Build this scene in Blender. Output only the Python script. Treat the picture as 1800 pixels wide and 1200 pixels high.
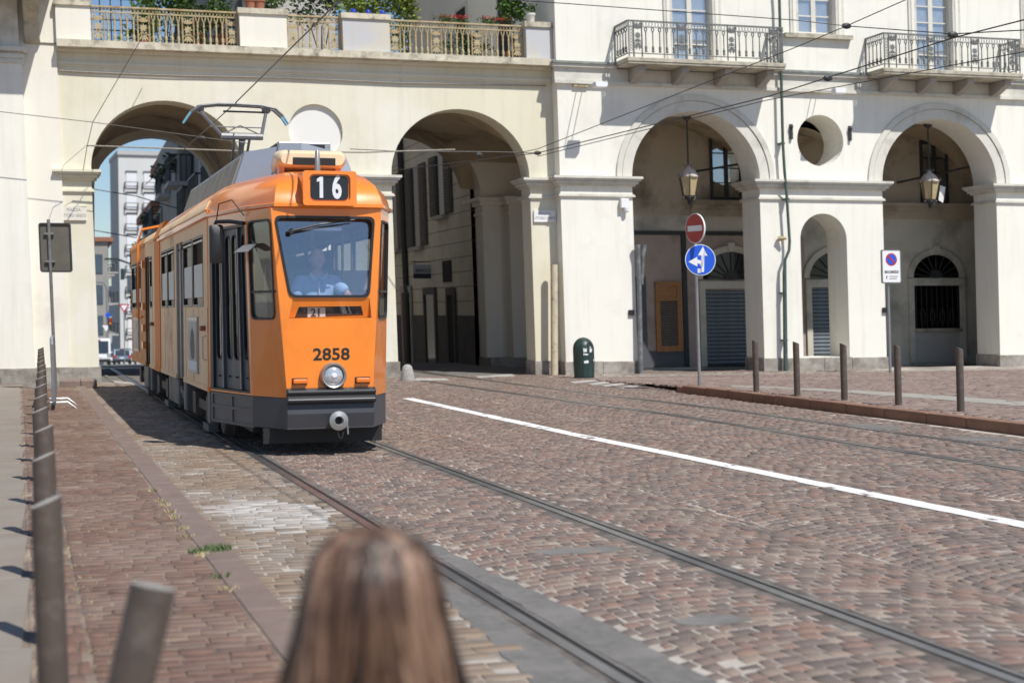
import bpy, bmesh, math, random
import numpy as np
from mathutils import Vector, Matrix
from mathutils.geometry import tessellate_polygon
random.seed(7); NR = np.random.RandomState(11)
R = math.radians
for o in list(bpy.data.objects): bpy.data.objects.remove(o)
SC = bpy.context.scene
COL = SC.collection
# ---------------------------------------------------------------- camera
CAMH = 1.53
FW = Vector((0.28007493, 0.95974791, -0.02102332)); RT = Vector((0.95989922, -0.28026555, -0.00668644)); UP = Vector((0.01230941, 0.01830756, 0.99975663))
FPX = 2689.6; LEAN = 0.0283          # LEAN: the square falls towards the river, so plumb lines lean against the paving
cd = bpy.data.cameras.new('camera'); cam = bpy.data.objects.new('camera', cd); COL.objects.link(cam)
cam.matrix_world = Matrix(((RT.x, UP.x, -FW.x, 0), (RT.y, UP.y, -FW.y, 0), (RT.z, UP.z, -FW.z, CAMH), (0, 0, 0, 1)))
cd.sensor_width = 36.0; cd.sensor_fit = 'HORIZONTAL'; cd.lens = FPX / 1800 * 36
cd.clip_start = 0.1; cd.clip_end = 2000
cd.dof.use_dof = True; cd.dof.focus_distance = 17.5; cd.dof.aperture_fstop = 2.35
SC.camera = cam
# ---------------------------------------------------------------- sky, sun, exposure
SUN = Vector((0.34, -0.85, 1.27)).normalized()
w = bpy.data.worlds.new('World'); SC.world = w; w.use_nodes = True
nt = w.node_tree; bg = nt.nodes['Background']
sky = nt.nodes.new('ShaderNodeTexSky'); sky.sky_type = 'NISHITA'; sky.sun_disc = False
sky.sun_elevation = math.asin(SUN.z); sky.sun_rotation = math.atan2(SUN.x, SUN.y)
sky.air_density = 1.0; sky.dust_density = 0.4; sky.ozone_density = 5.0; sky.altitude = 240
nt.links.new(sky.outputs[0], bg.inputs[0]); bg.inputs[1].default_value = 0.10
ld = bpy.data.lights.new('sun', 'SUN'); ld.energy = 4.6; ld.angle = R(0.53); ld.color = (1.0, 0.968, 0.915)
sun = bpy.data.objects.new('sun', ld); COL.objects.link(sun); sun.location = (10, -20, 40)
sun.rotation_euler = SUN.to_track_quat('Z', 'Y').to_euler()
SC.view_settings.view_transform = 'Standard'; SC.view_settings.look = 'None'
SC.view_settings.gamma = 1.0; SC.view_settings.use_curve_mapping = False
SC.view_settings.exposure = 0.08
# ---------------------------------------------------------------- survey helpers (photo pixel -> place)
def ray(x, y): return FW * FPX + RT * (x - 900) - UP * (y - 600)
def atY(x, y, Y, lean=True):
    d = ray(x, y); t = Y / d.y; X = t * d.x; Z = CAMH + t * d.z
    return Vector((X + (LEAN * Z if lean else 0), Y, Z))
def atZ(x, y, Z=0.0):
    d = ray(x, y); t = (Z - CAMH) / d.z
    return Vector((t * d.x, t * d.y, Z))
def atX(x, y, X):
    d = ray(x, y); t = X / d.x
    return Vector((X, t * d.y, CAMH + t * d.z))
def pix(p):
    d = Vector(p) - Vector((0, 0, CAMH)); z = d.dot(FW)
    return (900 + FPX * d.dot(RT) / z, 600 - FPX * d.dot(UP) / z, z)
# ---------------------------------------------------------------- materials
MATS = {}
def mat(name, col, rough=0.7, var=0.08, scale=3.0, bump=0.0, bscale=None, metal=0.0, coat=0.0, col2=None, c2amt=0.0, c2scale=1.0, streak=0.0, spec=None, attr=None, trans=0.0):
    if name in MATS: return MATS[name]
    m = bpy.data.materials.new(name); m.use_nodes = True; MATS[name] = m
    n = m.node_tree.nodes; l = m.node_tree.links; b = n['Principled BSDF']
    b.inputs['Roughness'].default_value = rough; b.inputs['Metallic'].default_value = metal
    if coat: b.inputs['Coat Weight'].default_value = coat; b.inputs['Coat Roughness'].default_value = 0.08
    if spec is not None: b.inputs['Specular IOR Level'].default_value = spec
    tc = n.new('ShaderNodeTexCoord')
    def noise(sc, det=5, rgh=0.6, mp=None):
        t = n.new('ShaderNodeTexNoise'); t.inputs['Scale'].default_value = sc; t.inputs['Detail'].default_value = det; t.inputs['Roughness'].default_value = rgh
        if mp:
            g = n.new('ShaderNodeMapping'); g.inputs['Scale'].default_value = mp; l.new(tc.outputs['Object'], g.inputs[0]); l.new(g.outputs[0], t.inputs['Vector'])
        else: l.new(tc.outputs['Object'], t.inputs['Vector'])
        return t.outputs['Fac']
    def mix(fac, a, c, blend='MIX'):
        x = n.new('ShaderNodeMix'); x.data_type = 'RGBA'; x.blend_type = blend
        for s, v in ((x.inputs[0], fac), (x.inputs[6], a), (x.inputs[7], c)):
            if isinstance(v, (int, float)): s.default_value = v
            elif isinstance(v, (tuple, list)): s.default_value = (v[0], v[1], v[2], 1)
            else: l.new(v, s)
        return x.outputs[2]
    def ramp(fac, lo, hi):
        r = n.new('ShaderNodeMapRange'); r.inputs[1].default_value = lo; r.inputs[2].default_value = hi; l.new(fac, r.inputs[0]); return r.outputs[0]
    c = col
    if attr:
        a = n.new('ShaderNodeAttribute'); a.attribute_name = 'rnd'
        cr = n.new('ShaderNodeValToRGB'); cr.color_ramp.interpolation = 'LINEAR'
        el = cr.color_ramp.elements
        while len(el) > 1: el.remove(el[-1])
        for i, (p, cc) in enumerate(attr):
            e = el[0] if i == 0 else el.new(p)
            e.position = p; e.color = (*cc, 1)
        l.new(a.outputs['Fac'], cr.inputs[0]); c = cr.outputs[0]
    if var:
        f = ramp(noise(scale), 0.3, 0.7)
        v = n.new('ShaderNodeMapRange'); v.inputs[3].default_value = 1 - var; v.inputs[4].default_value = 1 + var; l.new(f, v.inputs[0])
        cm = n.new('ShaderNodeCombineColor'); [l.new(v.outputs[0], cm.inputs[i]) for i in range(3)]
        c = mix(1.0, c, cm.outputs[0], 'MULTIPLY')
    if col2 is not None:
        f = ramp(noise(c2scale, 6, 0.65), 0.62 - c2amt * 0.3, 0.78 - c2amt * 0.2); c = mix(f, c, col2)
    if streak:
        f = ramp(noise(1.0, 5, 0.65, (5.5, 5.5, 0.35)), 0.5, 0.85)
        q = n.new('ShaderNodeMath'); q.operation = 'MULTIPLY'; q.inputs[1].default_value = streak; l.new(f, q.inputs[0])
        c = mix(q.outputs[0], c, tuple(x * 0.55 for x in (col2 or col)))
    if isinstance(c, (tuple, list)): b.inputs['Base Color'].default_value = (*c, 1)
    else: l.new(c, b.inputs['Base Color'])
    if trans: b.inputs['Transmission Weight'].default_value = trans
    if bump:
        bp = n.new('ShaderNodeBump'); bp.inputs['Strength'].default_value = bump; bp.inputs['Distance'].default_value = 0.02
        l.new(noise(bscale or scale * 8, 6, 0.65), bp.inputs['Height']); l.new(bp.outputs[0], b.inputs['Normal'])
    return m
def glass(name, tint, refl=0.3, rough=0.03):
    if name in MATS: return MATS[name]
    m = bpy.data.materials.new(name); m.use_nodes = True; MATS[name] = m
    n = m.node_tree.nodes; l = m.node_tree.links; n.remove(n['Principled BSDF'])
    t = n.new('ShaderNodeBsdfTransparent'); t.inputs[0].default_value = (*tint, 1)
    g = n.new('ShaderNodeBsdfGlossy'); g.inputs['Roughness'].default_value = rough; g.inputs[0].default_value = (0.95, 0.97, 1, 1)
    x = n.new('ShaderNodeMixShader'); x.inputs[0].default_value = refl
    l.new(t.outputs[0], x.inputs[1]); l.new(g.outputs[0], x.inputs[2]); l.new(x.outputs[0], n['Material Output'].inputs[0])
    return m
# ---------------------------------------------------------------- mesh helpers
class MB:
    def __init__(s, xf=None): s.v = []; s.f = []; s.xf = xf
    def pt(s, p):
        s.v.append(tuple(s.xf(Vector(p))) if s.xf else tuple(p)); return len(s.v) - 1
    def poly(s, pts): s.f.append([s.pt(p) for p in pts])
    def box(s, x0, x1, y0, y1, z0, z1):
        i = [s.pt((x, y, z)) for z in (z0, z1) for y in (y0, y1) for x in (x0, x1)]
        for q in ((0, 2, 3, 1), (4, 5, 7, 6), (0, 1, 5, 4), (2, 6, 7, 3), (0, 4, 6, 2), (1, 3, 7, 5)): s.f.append([i[k] for k in q])
        return s
    def cbox(s, c, d): return s.box(c[0] - d[0] / 2, c[0] + d[0] / 2, c[1] - d[1] / 2, c[1] + d[1] / 2, c[2] - d[2] / 2, c[2] + d[2] / 2)
    def loft(s, rings, closed=True, cap=True):
        idx = [[s.pt(p) for p in r] for r in rings]; n = len(rings[0])
        for a, b in zip(idx, idx[1:]):
            for k in range(n if closed else n - 1):
                j = (k + 1) % n; s.f.append([a[k], a[j], b[j], b[k]])
        if cap and closed: s.f.append(idx[0][::-1]); s.f.append(idx[-1])
        return s
    def prism(s, pts, a0, a1, plane='xz'):
        f = {'xz': lambda p, a: (p[0], a, p[1]), 'xy': lambda p, a: (p[0], p[1], a), 'yz': lambda p, a: (a, p[0], p[1])}[plane]
        return s.loft([[f(p, a0) for p in pts], [f(p, a1) for p in pts]])
    def tube(s, pts, r, n=8, cap=True):
        pts = [Vector(p) for p in pts]; rr = r if isinstance(r, (list, tuple)) else [r] * len(pts)
        rings = []; prev = None
        for i, p in enumerate(pts):
            t = (pts[min(i + 1, len(pts) - 1)] - pts[max(i - 1, 0)]).normalized()
            if prev is None:
                a = Vector((0, 0, 1)) if abs(t.z) < 0.9 else Vector((1, 0, 0)); u = t.cross(a).normalized()
            else: u = (prev - t * prev.dot(t)).normalized()
            prev = u; v = t.cross(u)
            rings.append([p + (u * math.cos(2 * math.pi * k / n) + v * math.sin(2 * math.pi * k / n)) * rr[i] for k in range(n)])
        return s.loft(rings, cap=cap)
    def lathe(s, prof, c, n=12, axis='z'):
        rings = []
        for r, h in prof:
            g = []
            for k in range(n):
                a = 2 * math.pi * k / n; x, y = r * math.cos(a), r * math.sin(a)
                g.append({'z': (c[0] + x, c[1] + y, c[2] + h), 'y': (c[0] + x, c[1] + h, c[2] - y), 'x': (c[0] + h, c[1] + x, c[2] + y)}[axis])
            rings.append(g)
        return s.loft(rings)
    def ball(s, c, r, n=10, m=6):
        if not isinstance(r, (tuple, list)): r = (r, r, r)
        rings = [[(c[0] + r[0] * math.sin(t) * math.cos(2 * math.pi * k / n), c[1] + r[1] * math.sin(t) * math.sin(2 * math.pi * k / n), c[2] - r[2] * math.cos(t)) for k in range(n)]
                 for t in [math.pi * (0.04 + 0.92 * j / m) for j in range(m + 1)]]
        return s.loft(rings)
    def wall(s, outer, holes, a0, a1, plane='xz', back=True):
        """flat slab with openings; loops are lists of 2D points"""
        f = {'xz': lambda p, a: (p[0], a, p[1]), 'xy': lambda p, a: (p[0], p[1], a), 'yz': lambda p, a: (a, p[0], p[1])}[plane]
        loops = [outer] + holes; flat = [p for L in loops for p in L]
        tris = tessellate_polygon([[Vector((p[0], p[1], 0)) for p in L] for L in loops])
        A = [s.pt(f(p, a0)) for p in flat]; B = [s.pt(f(p, a1)) for p in flat]
        for t in tris:
            s.f.append([A[i] for i in t])
            if back: s.f.append([B[i] for i in t][::-1])
        o = 0
        for L in loops:
            for k in range(len(L)):
                j = (k + 1) % len(L); s.f.append([A[o + k], A[o + j], B[o + j], B[o + k]])
            o += len(L)
        return s
    def build(s, name, m, parent=None, smooth=False, fix=True):
        me = bpy.data.meshes.new(name); me.from_pydata(s.v, [], s.f)
        if fix and len(s.f) < 60000:
            b = bmesh.new(); b.from_mesh(me); bmesh.ops.recalc_face_normals(b, faces=b.faces); b.to_mesh(me); b.free()
        if smooth:
            me.polygons.foreach_set('use_smooth', [True] * len(me.polygons))
            try: me.set_sharp_from_angle(angle=R(40))
            except Exception: pass
        me.materials.append(MATS[m] if isinstance(m, str) else m)
        o = bpy.data.objects.new(name, me); COL.objects.link(o)
        if parent is not None: o.parent = parent
        return o
def tag(o, label=None, cat=None, group=None, kind=None):
    if label: o['label'] = label
    if cat: o['category'] = cat
    if group: o['group'] = group
    if kind: o['kind'] = kind
    return o
def empty(name, loc=(0, 0, 0), **k):
    o = bpy.data.objects.new(name, None); COL.objects.link(o); o.location = loc; o.empty_display_size = 0.2
    return tag(o, **k)
def copy_tree(o, parent=None):
    c = o.copy(); COL.objects.link(c); c.parent = parent
    for ch in list(o.children): copy_tree(ch, c)
    return c
RIGID = set()      # things that do not lean with the buildings
def arc(cx, cz, r, a0, a1, n, rz=None):
    rz = rz or r
    return [(cx + r * math.cos(R(a0 + (a1 - a0) * k / n)), cz + rz * math.sin(R(a0 + (a1 - a0) * k / n))) for k in range(n + 1)]
def rrect(x0, x1, z0, z1, r, n=4):
    return arc(x1 - r, z1 - r, r, 0, 90, n) + arc(x0 + r, z1 - r, r, 90, 180, n) + arc(x0 + r, z0 + r, r, 180, 270, n) + arc(x1 - r, z0 + r, r, 270, 360, n)
def bevel(o, wd=0.01, seg=2):
    b = o.modifiers.new('bevel', 'BEVEL'); b.width = wd; b.segments = seg; b.limit_method = 'ANGLE'; b.angle_limit = R(35); return o
# ---------------------------------------------------------------- palette
mat('plaster_white', (0.82, 0.795, 0.705), 0.85, 0.03, 0.7, 0.12, 30, col2=(0.70, 0.67, 0.60), c2amt=0.3, c2scale=0.55, streak=0.28)
mat('plaster_cream', (0.70, 0.655, 0.50), 0.85, 0.05, 0.6, 0.12, 30, col2=(0.77, 0.745, 0.645), c2amt=0.6, c2scale=0.35, streak=0.35)
mat('plaster_ivory', (0.80, 0.765, 0.665), 0.85, 0.04, 0.6, 0.12, 30, col2=(0.66, 0.61, 0.52), c2amt=0.2, c2scale=0.5, streak=0.15)
mat('plaster_trim', (0.65, 0.63, 0.555), 0.8, 0.05, 1.5, 0.1, 40, col2=(0.45, 0.43, 0.37), c2amt=0.35, c2scale=1.7, streak=0.25)
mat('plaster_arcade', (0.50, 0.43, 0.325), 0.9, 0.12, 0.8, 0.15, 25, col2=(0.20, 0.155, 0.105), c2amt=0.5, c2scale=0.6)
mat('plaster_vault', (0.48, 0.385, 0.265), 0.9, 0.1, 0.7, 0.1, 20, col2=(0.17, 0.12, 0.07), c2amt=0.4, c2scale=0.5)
mat('plinth_stone', (0.34, 0.315, 0.275), 0.85, 0.2, 4, 0.5, 18, col2=(0.19, 0.165, 0.14), c2amt=0.6, c2scale=3.0)
mat('slab_stone', (0.47, 0.43, 0.34), 0.85, 0.14, 3, 0.2, 30, col2=(0.25, 0.22, 0.17), c2amt=0.5, c2scale=4)
mat('drip_metal', (0.20, 0.22, 0.20), 0.6, 0.25, 4, col2=(0.35, 0.37, 0.33), c2amt=0.5, c2scale=5)
mat('iron_grey', (0.165, 0.168, 0.16), 0.55, 0.12, 6, col2=(0.12, 0.10, 0.085), c2amt=0.3, c2scale=8)
mat('iron_sand', (0.46, 0.38, 0.22), 0.65, 0.15, 6, col2=(0.33, 0.19, 0.08), c2amt=0.5, c2scale=5)
mat('iron_dark', (0.035, 0.036, 0.036), 0.5, 0.2, 8)
mat('wood_white', (0.66, 0.63, 0.55), 0.6, 0.05, 3)
mat('wood_dark', (0.035, 0.04, 0.04), 0.6, 0.2, 5)
mat('wood_orange', (0.34, 0.155, 0.05), 0.55, 0.2, 9)
mat('shutter_brown', (0.15, 0.12, 0.1), 0.7, 0.15, 6)
mat('shutter_green', (0.10, 0.10, 0.085), 0.7, 0.15, 6)
mat('shutter_steel', (0.16, 0.19, 0.21), 0.45, 0.18, 5, metal=0.25, col2=(0.09, 0.085, 0.075), c2amt=0.3, c2scale=3)
mat('pipe_green', (0.055, 0.09, 0.075), 0.5, 0.2, 4, col2=(0.12, 0.13, 0.12), c2amt=0.4, c2scale=6)
mat('pipe_grey', (0.17, 0.175, 0.18), 0.5, 0.25, 6, metal=0.3, col2=(0.3, 0.3, 0.29), c2amt=0.4, c2scale=6)
mat('pipe_cream', (0.55, 0.47, 0.33), 0.7, 0.15, 6, col2=(0.2, 0.11, 0.06), c2amt=0.25, c2scale=9)
mat('bollard_brown', (0.098, 0.075, 0.061), 0.5, 0.12, 5, 0.08, 60, metal=0.1, col2=(0.16, 0.13, 0.11), c2amt=0.3, c2scale=7, streak=0.25)
mat('bollard_cap', (0.36, 0.34, 0.31), 0.6, 0.1, 8)
mat('galvanised', (0.33, 0.34, 0.35), 0.4, 0.12, 9, metal=0.6)
mat('steel', (0.34, 0.325, 0.31), 0.36, 0.2, 3, metal=0.85)
mat('rail_dark', (0.035, 0.03, 0.027), 0.8, 0.3, 9)
mat('rust_steel', (0.11, 0.085, 0.07), 0.7, 0.25, 7)
mat('marble', (0.80, 0.79, 0.78), 0.4, 0.04, 4)
mat('ink', (0.015, 0.014, 0.013), 0.7, 0)
mat('ink_grey', (0.30, 0.29, 0.28), 0.7, 0)
mat('sign_white', (0.80, 0.80, 0.80), 0.45, 0.02, 4)
mat('sign_red', (0.42, 0.035, 0.03), 0.45, 0.06, 4)
mat('sign_blue', (0.012, 0.10, 0.62), 0.4, 0.05, 4)
mat('sign_back', (0.14, 0.125, 0.10), 0.55, 0.15, 5, metal=0.3)
mat('bin_green', (0.022, 0.047, 0.038), 0.42, 0.15, 5)
mat('black', (0.012, 0.012, 0.013), 0.6, 0)
mat('rubber', (0.02, 0.02, 0.022), 0.45, 0.1, 8)
mat('wire', (0.05, 0.045, 0.04), 0.5, 0)
mat('wire_pale', (0.30, 0.27, 0.21), 0.7, 0.3, 20)
mat('granite_stone', (0.35, 0.33, 0.31), 0.85, 0.18, 12, 0.3, 50)
mat('terracotta', (0.33, 0.13, 0.075), 0.8, 0.12, 8)
# ================================================================ GROUND
SL = 0.0277                                    # the tracks run slightly askew to the facades
def qx(q, Y): return q - SL * Y
def streetz(Y): return -0.0325 * (Y - 43) if Y > 43 else 0.0
mat('earth', (0.19, 0.17, 0.15), 0.95, 0.15, 0.5)
mat('mortar', (0.20, 0.168, 0.138), 0.95, 0.3, 6, 0.3, 60, col2=(0.50, 0.45, 0.385), c2amt=0.9, c2scale=0.9)
mat('asphalt', (0.165, 0.155, 0.142), 0.9, 0.2, 14, 0.4, 120, col2=(0.22, 0.205, 0.185), c2amt=0.5, c2scale=2)
SETT = [(0.0, (0.131, 0.101, 0.086)), (0.2, (0.172, 0.131, 0.110)), (0.4, (0.196, 0.145, 0.118)), (0.55, (0.224, 0.145, 0.113)), (0.68, (0.245, 0.155, 0.116)), (0.8, (0.223, 0.172, 0.139)), (0.92, (0.268, 0.202, 0.156)), (0.97, (0.316, 0.251, 0.199)), (1.0, (0.399, 0.327, 0.270))]
mat('sett', (0.2, 0.15, 0.13), 0.72, 0.09, 14, 0.12, 70, attr=SETT, col2=(0.225, 0.18, 0.142), c2amt=0.25, c2scale=0.6)
PALE = [(0.0, (0.197, 0.147, 0.106)), (0.3, (0.235, 0.175, 0.125)), (0.6, (0.259, 0.193, 0.136)), (0.85, (0.235, 0.158, 0.108)), (0.93, (0.281, 0.214, 0.154)), (1.0, (0.50, 0.475, 0.44))]
mat('sett_pale', (0.25, 0.2, 0.18), 0.75, 0.12, 12, 0.14, 70, attr=PALE, col2=(0.30, 0.265, 0.23), c2amt=0.5, c2scale=0.9)
BRK = [(0.0, (0.151, 0.090, 0.068)), (0.35, (0.175, 0.100, 0.072)), (0.7, (0.191, 0.110, 0.077)), (0.9, (0.180, 0.123, 0.090)), (1.0, (0.239, 0.172, 0.123))]
mat('paver', (0.2, 0.12, 0.1), 0.78, 0.12, 12, 0.14, 70, attr=BRK, col2=(0.24, 0.17, 0.132), c2amt=0.5, c2scale=0.8)
mat('kerbstone', (0.205, 0.148, 0.122), 0.75, 0.12, 5, 0.2, 60, col2=(0.30, 0.27, 0.25), c2amt=0.2, c2scale=2)
mat('kerb_orange', (0.25, 0.135, 0.085), 0.75, 0.14, 5, 0.2, 60, col2=(0.18, 0.10, 0.07), c2amt=0.4, c2scale=3)
mat('granite_strip', (0.33, 0.305, 0.26), 0.8, 0.08, 6, 0.1, 60)
mat('slab_grey', (0.245, 0.205, 0.165), 0.8, 0.09, 2.5, 0.15, 60, col2=(0.265, 0.235, 0.20), c2amt=0.5, c2scale=0.9)
mat('line_worn', (0.46, 0.44, 0.41), 0.8, 0.15, 9, col2=(0.25, 0.22, 0.19), c2amt=0.5, c2scale=3)
mat('line_white', (0.82, 0.82, 0.80), 0.6, 0.05, 9)

def sheet(name, rows, m, kind='structure', parent=None):
    """rows: list of lists of points, lofted"""
    b = MB(); b.loft(rows, closed=False); o = b.build(name, m, parent, fix=False)
    me = o.data
    if me.polygons[0].normal.z < 0: me.flip_normals()
    return tag(o, kind=kind) if parent is None else o
ys = [-300, 43, 100, 300, 700]
sheet('ground', [[(-400, y, -0.07 + streetz(y)), (400, y, -0.07 + streetz(y))] for y in ys], 'earth')
road = sheet('road', [[(qx(0.9, y), y, -0.0015), (40 if y > 26.3 else qx(11.25, y), y, -0.0015)] for y in (-6, 26.3, 26.35, 34.3)], 'mortar')
ys = [34.3, 43, 70, 110, 250, 500]
street = sheet('street', [[(-3.5, y, -0.012 + streetz(y)), (11.4 if y < 100 else 40, y, -0.012 + streetz(y))] for y in ys], 'asphalt')

def inview(x, y, z=0, mx=260, my=220):
    p = pix((x, y, z)); return p[2] > 1 and -mx < p[0] < 1800 + mx and p[1] < 1200 + my
STONES = []          # (quad corners 4x2, z, seed value, region)
def add_quad(qd, z, rv, reg): STONES.append((qd, z, rv, reg))
T2N = [(8.62, 4), (8.52, 12.2), (8.40, 16), (8.33, 20.2), (7.98, 24), (7.6, 28.5), (7.33, 33), (7.1, 38)]
T2F = [(9.92, 4), (9.78, 12.2), (9.64, 16), (9.55, 20.5), (9.25, 24.2), (8.88, 28.5), (8.6, 33), (8.4, 38)]
def interp(T, y): return float(np.interp(y, [t[1] for t in T], [t[0] for t in T]))
def free(x, y, half=0.05):
    q = x + SL * y
    for c in (2.342, 3.842):
        if -0.05 - half < q - c < 0.085 + half: return False
    if y > 3 and (abs(x - interp(T2N, y)) < 0.05 + half or abs(x - interp(T2F, y)) < 0.05 + half): return False
    if 2.342 < q < 2.70 - max(0, y - 7) * 0.06 and y < 11.5: return False
    if 1.98 + max(0, y - 6) * 0.09 < q < 2.342 and y < 9.5: return False
    return True
# arcs of setts
Wd, rad = 2.48, 2.05; hm = math.asin(Wd / 2 / rad)
for j in range(-1, 7):
    cq = 3.1 + 0.62 + j * Wd
    if j < 0: continue
    nst = 22
    for i in range(28, 310):
        yb = i * 0.116
        off = 0.5 * (i % 2)
        th = [-hm + 2 * hm * (k + off) / nst for k in range(-1, nst + 1)]
        th = [min(max(t + random.uniform(-0.013, 0.013), -hm), hm) for t in th]
        for t0, t1 in zip(th, th[1:]):
            if t1 - t0 < 0.022: continue
            tm = (t0 + t1) / 2; q0 = cq + rad * math.sin(tm); Y0 = yb + rad * (math.cos(tm) - 1)
            X0 = qx(q0, Y0)
            if Y0 < 3.2 or Y0 > 34.2 or q0 < 2.3 or X0 > 10.62 + (0.02 if Y0 < 26 else 9): continue
            if not inview(X0, Y0) or not free(X0, Y0): continue
            g = 0.0074; jt = lambda: random.uniform(-0.009, 0.009)
            c = []
            for t, dy in ((t0, 0), (t1, 0), (t1, 1), (t0, 1)):
                tt = t + (g / rad if t == t0 else -g / rad)
                yy = yb + dy * 0.116 + (g if dy == 0 else -g) + rad * (math.cos(tt) - 1)
                c.append((qx(cq + rad * math.sin(tt) + jt(), yy) , yy + jt()))
            add_quad(c, random.gauss(0, 0.0016), random.random() * 0.965, 'road')
# strip right of the last arcs, up to the kerb: straight courses
def rows(q0, q1, y0, y1, dy, ln, reg, g=0.005, jz=0.0025, zf=None, wob=0.05, xkeep=None):
    y = y0; i = 0
    while y < y1:
        h = dy * random.uniform(0.9, 1.1); q = q0 - (0.5 * ln if i % 2 else 0)
        while q < q1:
            l = ln * random.uniform(0.8, 1.2); a, b = max(q, q0), min(q + l, q1); q += l
            if b - a < 0.04: continue
            ym = y + h / 2; xm = qx((a + b) / 2, ym)
            z = zf(xm, ym) if zf else 0
            if not inview(xm, ym) or (zf is None and not free(xm, ym, 0.03)): continue
            if xkeep and not xkeep(xm, ym): continue
            jt = lambda: random.uniform(-0.006, 0.006); w0 = wob * 0.1 * math.sin(a * 3 + y)
            add_quad([(qx(a, y) + g + jt(), y + g + jt() + w0), (qx(b, y) - g + jt(), y + g + jt() + w0), (qx(b, y) - g + jt(), y + h - g + jt() + w0), (qx(a, y) + g + jt(), y + h - g + jt() + w0)],
                     z + random.gauss(0, jz), random.random() * 0.965, reg)
        y += h; i += 1
rows(1.255, 2.30, 4.0, 33.8, 0.105, 0.19, 'setts')
rows(0.28, 1.04, 3.4, 31.5, 0.098, 0.17, 'pavement', zf=lambda x, y: 0.05)
for k in range(2): pass
rows(0.045, 0.27, 3.4, 31.5, 0.20, 0.112, 'pavement', zf=lambda x, y: 0.05)
def zpav(y): return 0.14 if y < 24 else max(0.0, 0.14 - (y - 24) * 0.0175)
def kerbx(y): return 10.82 - 0.012 * (y - 15)
rows(11.2, 26, 12, 32.9, 0.125, 0.26, 'pave_right', zf=lambda x, y: zpav(y), xkeep=lambda x, y: x > kerbx(y) + 0.22 and not any(a < y - (x - 11) * s < b for a, b, s in ((30.6, 30.9, -0.55), (32.2, 32.9, 0))))
# patch of whiter setts
for k, (qd, z, rv, reg) in enumerate(STONES):
    cxm = sum(p[0] for p in qd) / 4; cym = sum(p[1] for p in qd) / 4; q = cxm + SL * cym
    if reg == 'setts' and ((q - 1.78) / 0.42) ** 2 + ((cym - 11.6) / 1.0) ** 2 < 1 + random.uniform(-0.3, 0.2): STONES[k] = (qd, z, random.uniform(0.96, 1.0), reg)
    elif reg == 'pavement' and random.random() < 0.02: STONES[k] = (qd, z, 0.99, reg)
def stone_arrays(lst, dz=0.03):
    n = len(lst); Q = np.array([s[0] for s in lst]); Z = np.array([s[1] for s in lst]); rv = np.array([s[2] for s in lst])
    c = Q.mean(axis=1, keepdims=True); d = Q - c; ln = np.linalg.norm(d, axis=2, keepdims=True)
    top = c + d * (1 - 0.0036 / ln)
    tilt = NR.normal(0, 0.0009, (n, 4))
    V = np.zeros((n, 12, 3)); V[:, :4, :2] = top; V[:, :4, 2] = Z[:, None] + tilt + 0.003
    V[:, 4:8, :2] = Q; V[:, 4:8, 2] = Z[:, None] - 0.0012; V[:, 8:, :2] = Q; V[:, 8:, 2] = Z[:, None] - dz
    base = np.array([[0, 1, 2, 3]] + [[4 + k, 4 + (k + 1) % 4, (k + 1) % 4, k] for k in range(4)] + [[8 + k, 8 + (k + 1) % 4, 4 + (k + 1) % 4, 4 + k] for k in range(4)])
    F = (base[None] + 12 * np.arange(n)[:, None, None]).reshape(-1, 4)
    return V.reshape(-1, 3), F, np.repeat(rv, 12)
def stone_mesh(name, lst, m):
    V, F, A = stone_arrays(lst); me = bpy.data.meshes.new(name)
    me.vertices.add(len(V)); me.vertices.foreach_set('co', V.ravel()); me.loops.add(F.size); me.loops.foreach_set('vertex_index', F.ravel().astype(np.int32))
    me.polygons.add(len(F)); me.polygons.foreach_set('loop_start', np.arange(0, F.size, 4, dtype=np.int32)); me.update(calc_edges=True); me.validate()
    at = me.attributes.new('rnd', 'FLOAT', 'POINT'); at.data.foreach_set('value', A); me.materials.append(MATS[m]); return me
def lay(parent, reg, m, single, many, count=300):
    L = [s for s in STONES if s[3] == reg]
    def sz(s):
        x = sum(p[0] for p in s[0]) / 4; y = sum(p[1] for p in s[0]) / 4; p = pix((x, y, s[1]))
        return (0 if -10 < p[0] < 1810 and p[1] < 1205 else 1, y)
    L.sort(key=sz); near, far = L[:count], L[count:]
    for s in near:
        o = bpy.data.objects.new(single, stone_mesh(single, [s], m)); COL.objects.link(o); o.parent = parent
    if far:
        o = bpy.data.objects.new(many, stone_mesh(many, far, m)); COL.objects.link(o); o.parent = parent; o['kind'] = 'stuff'
mat('mortar_brown', (0.17, 0.125, 0.10), 0.95, 0.25, 6, 0.3, 60, col2=(0.36, 0.29, 0.2), c2amt=0.5, c2scale=1.6)
pav = sheet('pavement', [[(qx(0.03, y), y, 0.0475), (qx(1.06, y), y, 0.0475)] for y in (-6, 31.6)], 'mortar_brown')
slabs = sheet('plaza_paving', [[(-60, y, 0.042), (qx(0.05, y), y, 0.042)] for y in (-6, 31.7, 34.2)], 'mortar_brown')
rpav = sheet('pavement_right', [[(kerbx(y) if y < 25.5 else 10.9, y, (zpav(y) - 0.009) if y < 26 else max(zpav(y) - 0.009, 0.002)), (45, y, max(zpav(y) - 0.009, 0.002))] for y in (4, 14, 24, 25.5, 26.0, 28, 30, 32, 33.6)], 'mortar')
lay(road, 'road', 'sett', 'sett', 'setts_far'); lay(road, 'setts', 'sett_pale', 'sett_course', 'sett_courses_far')
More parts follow.
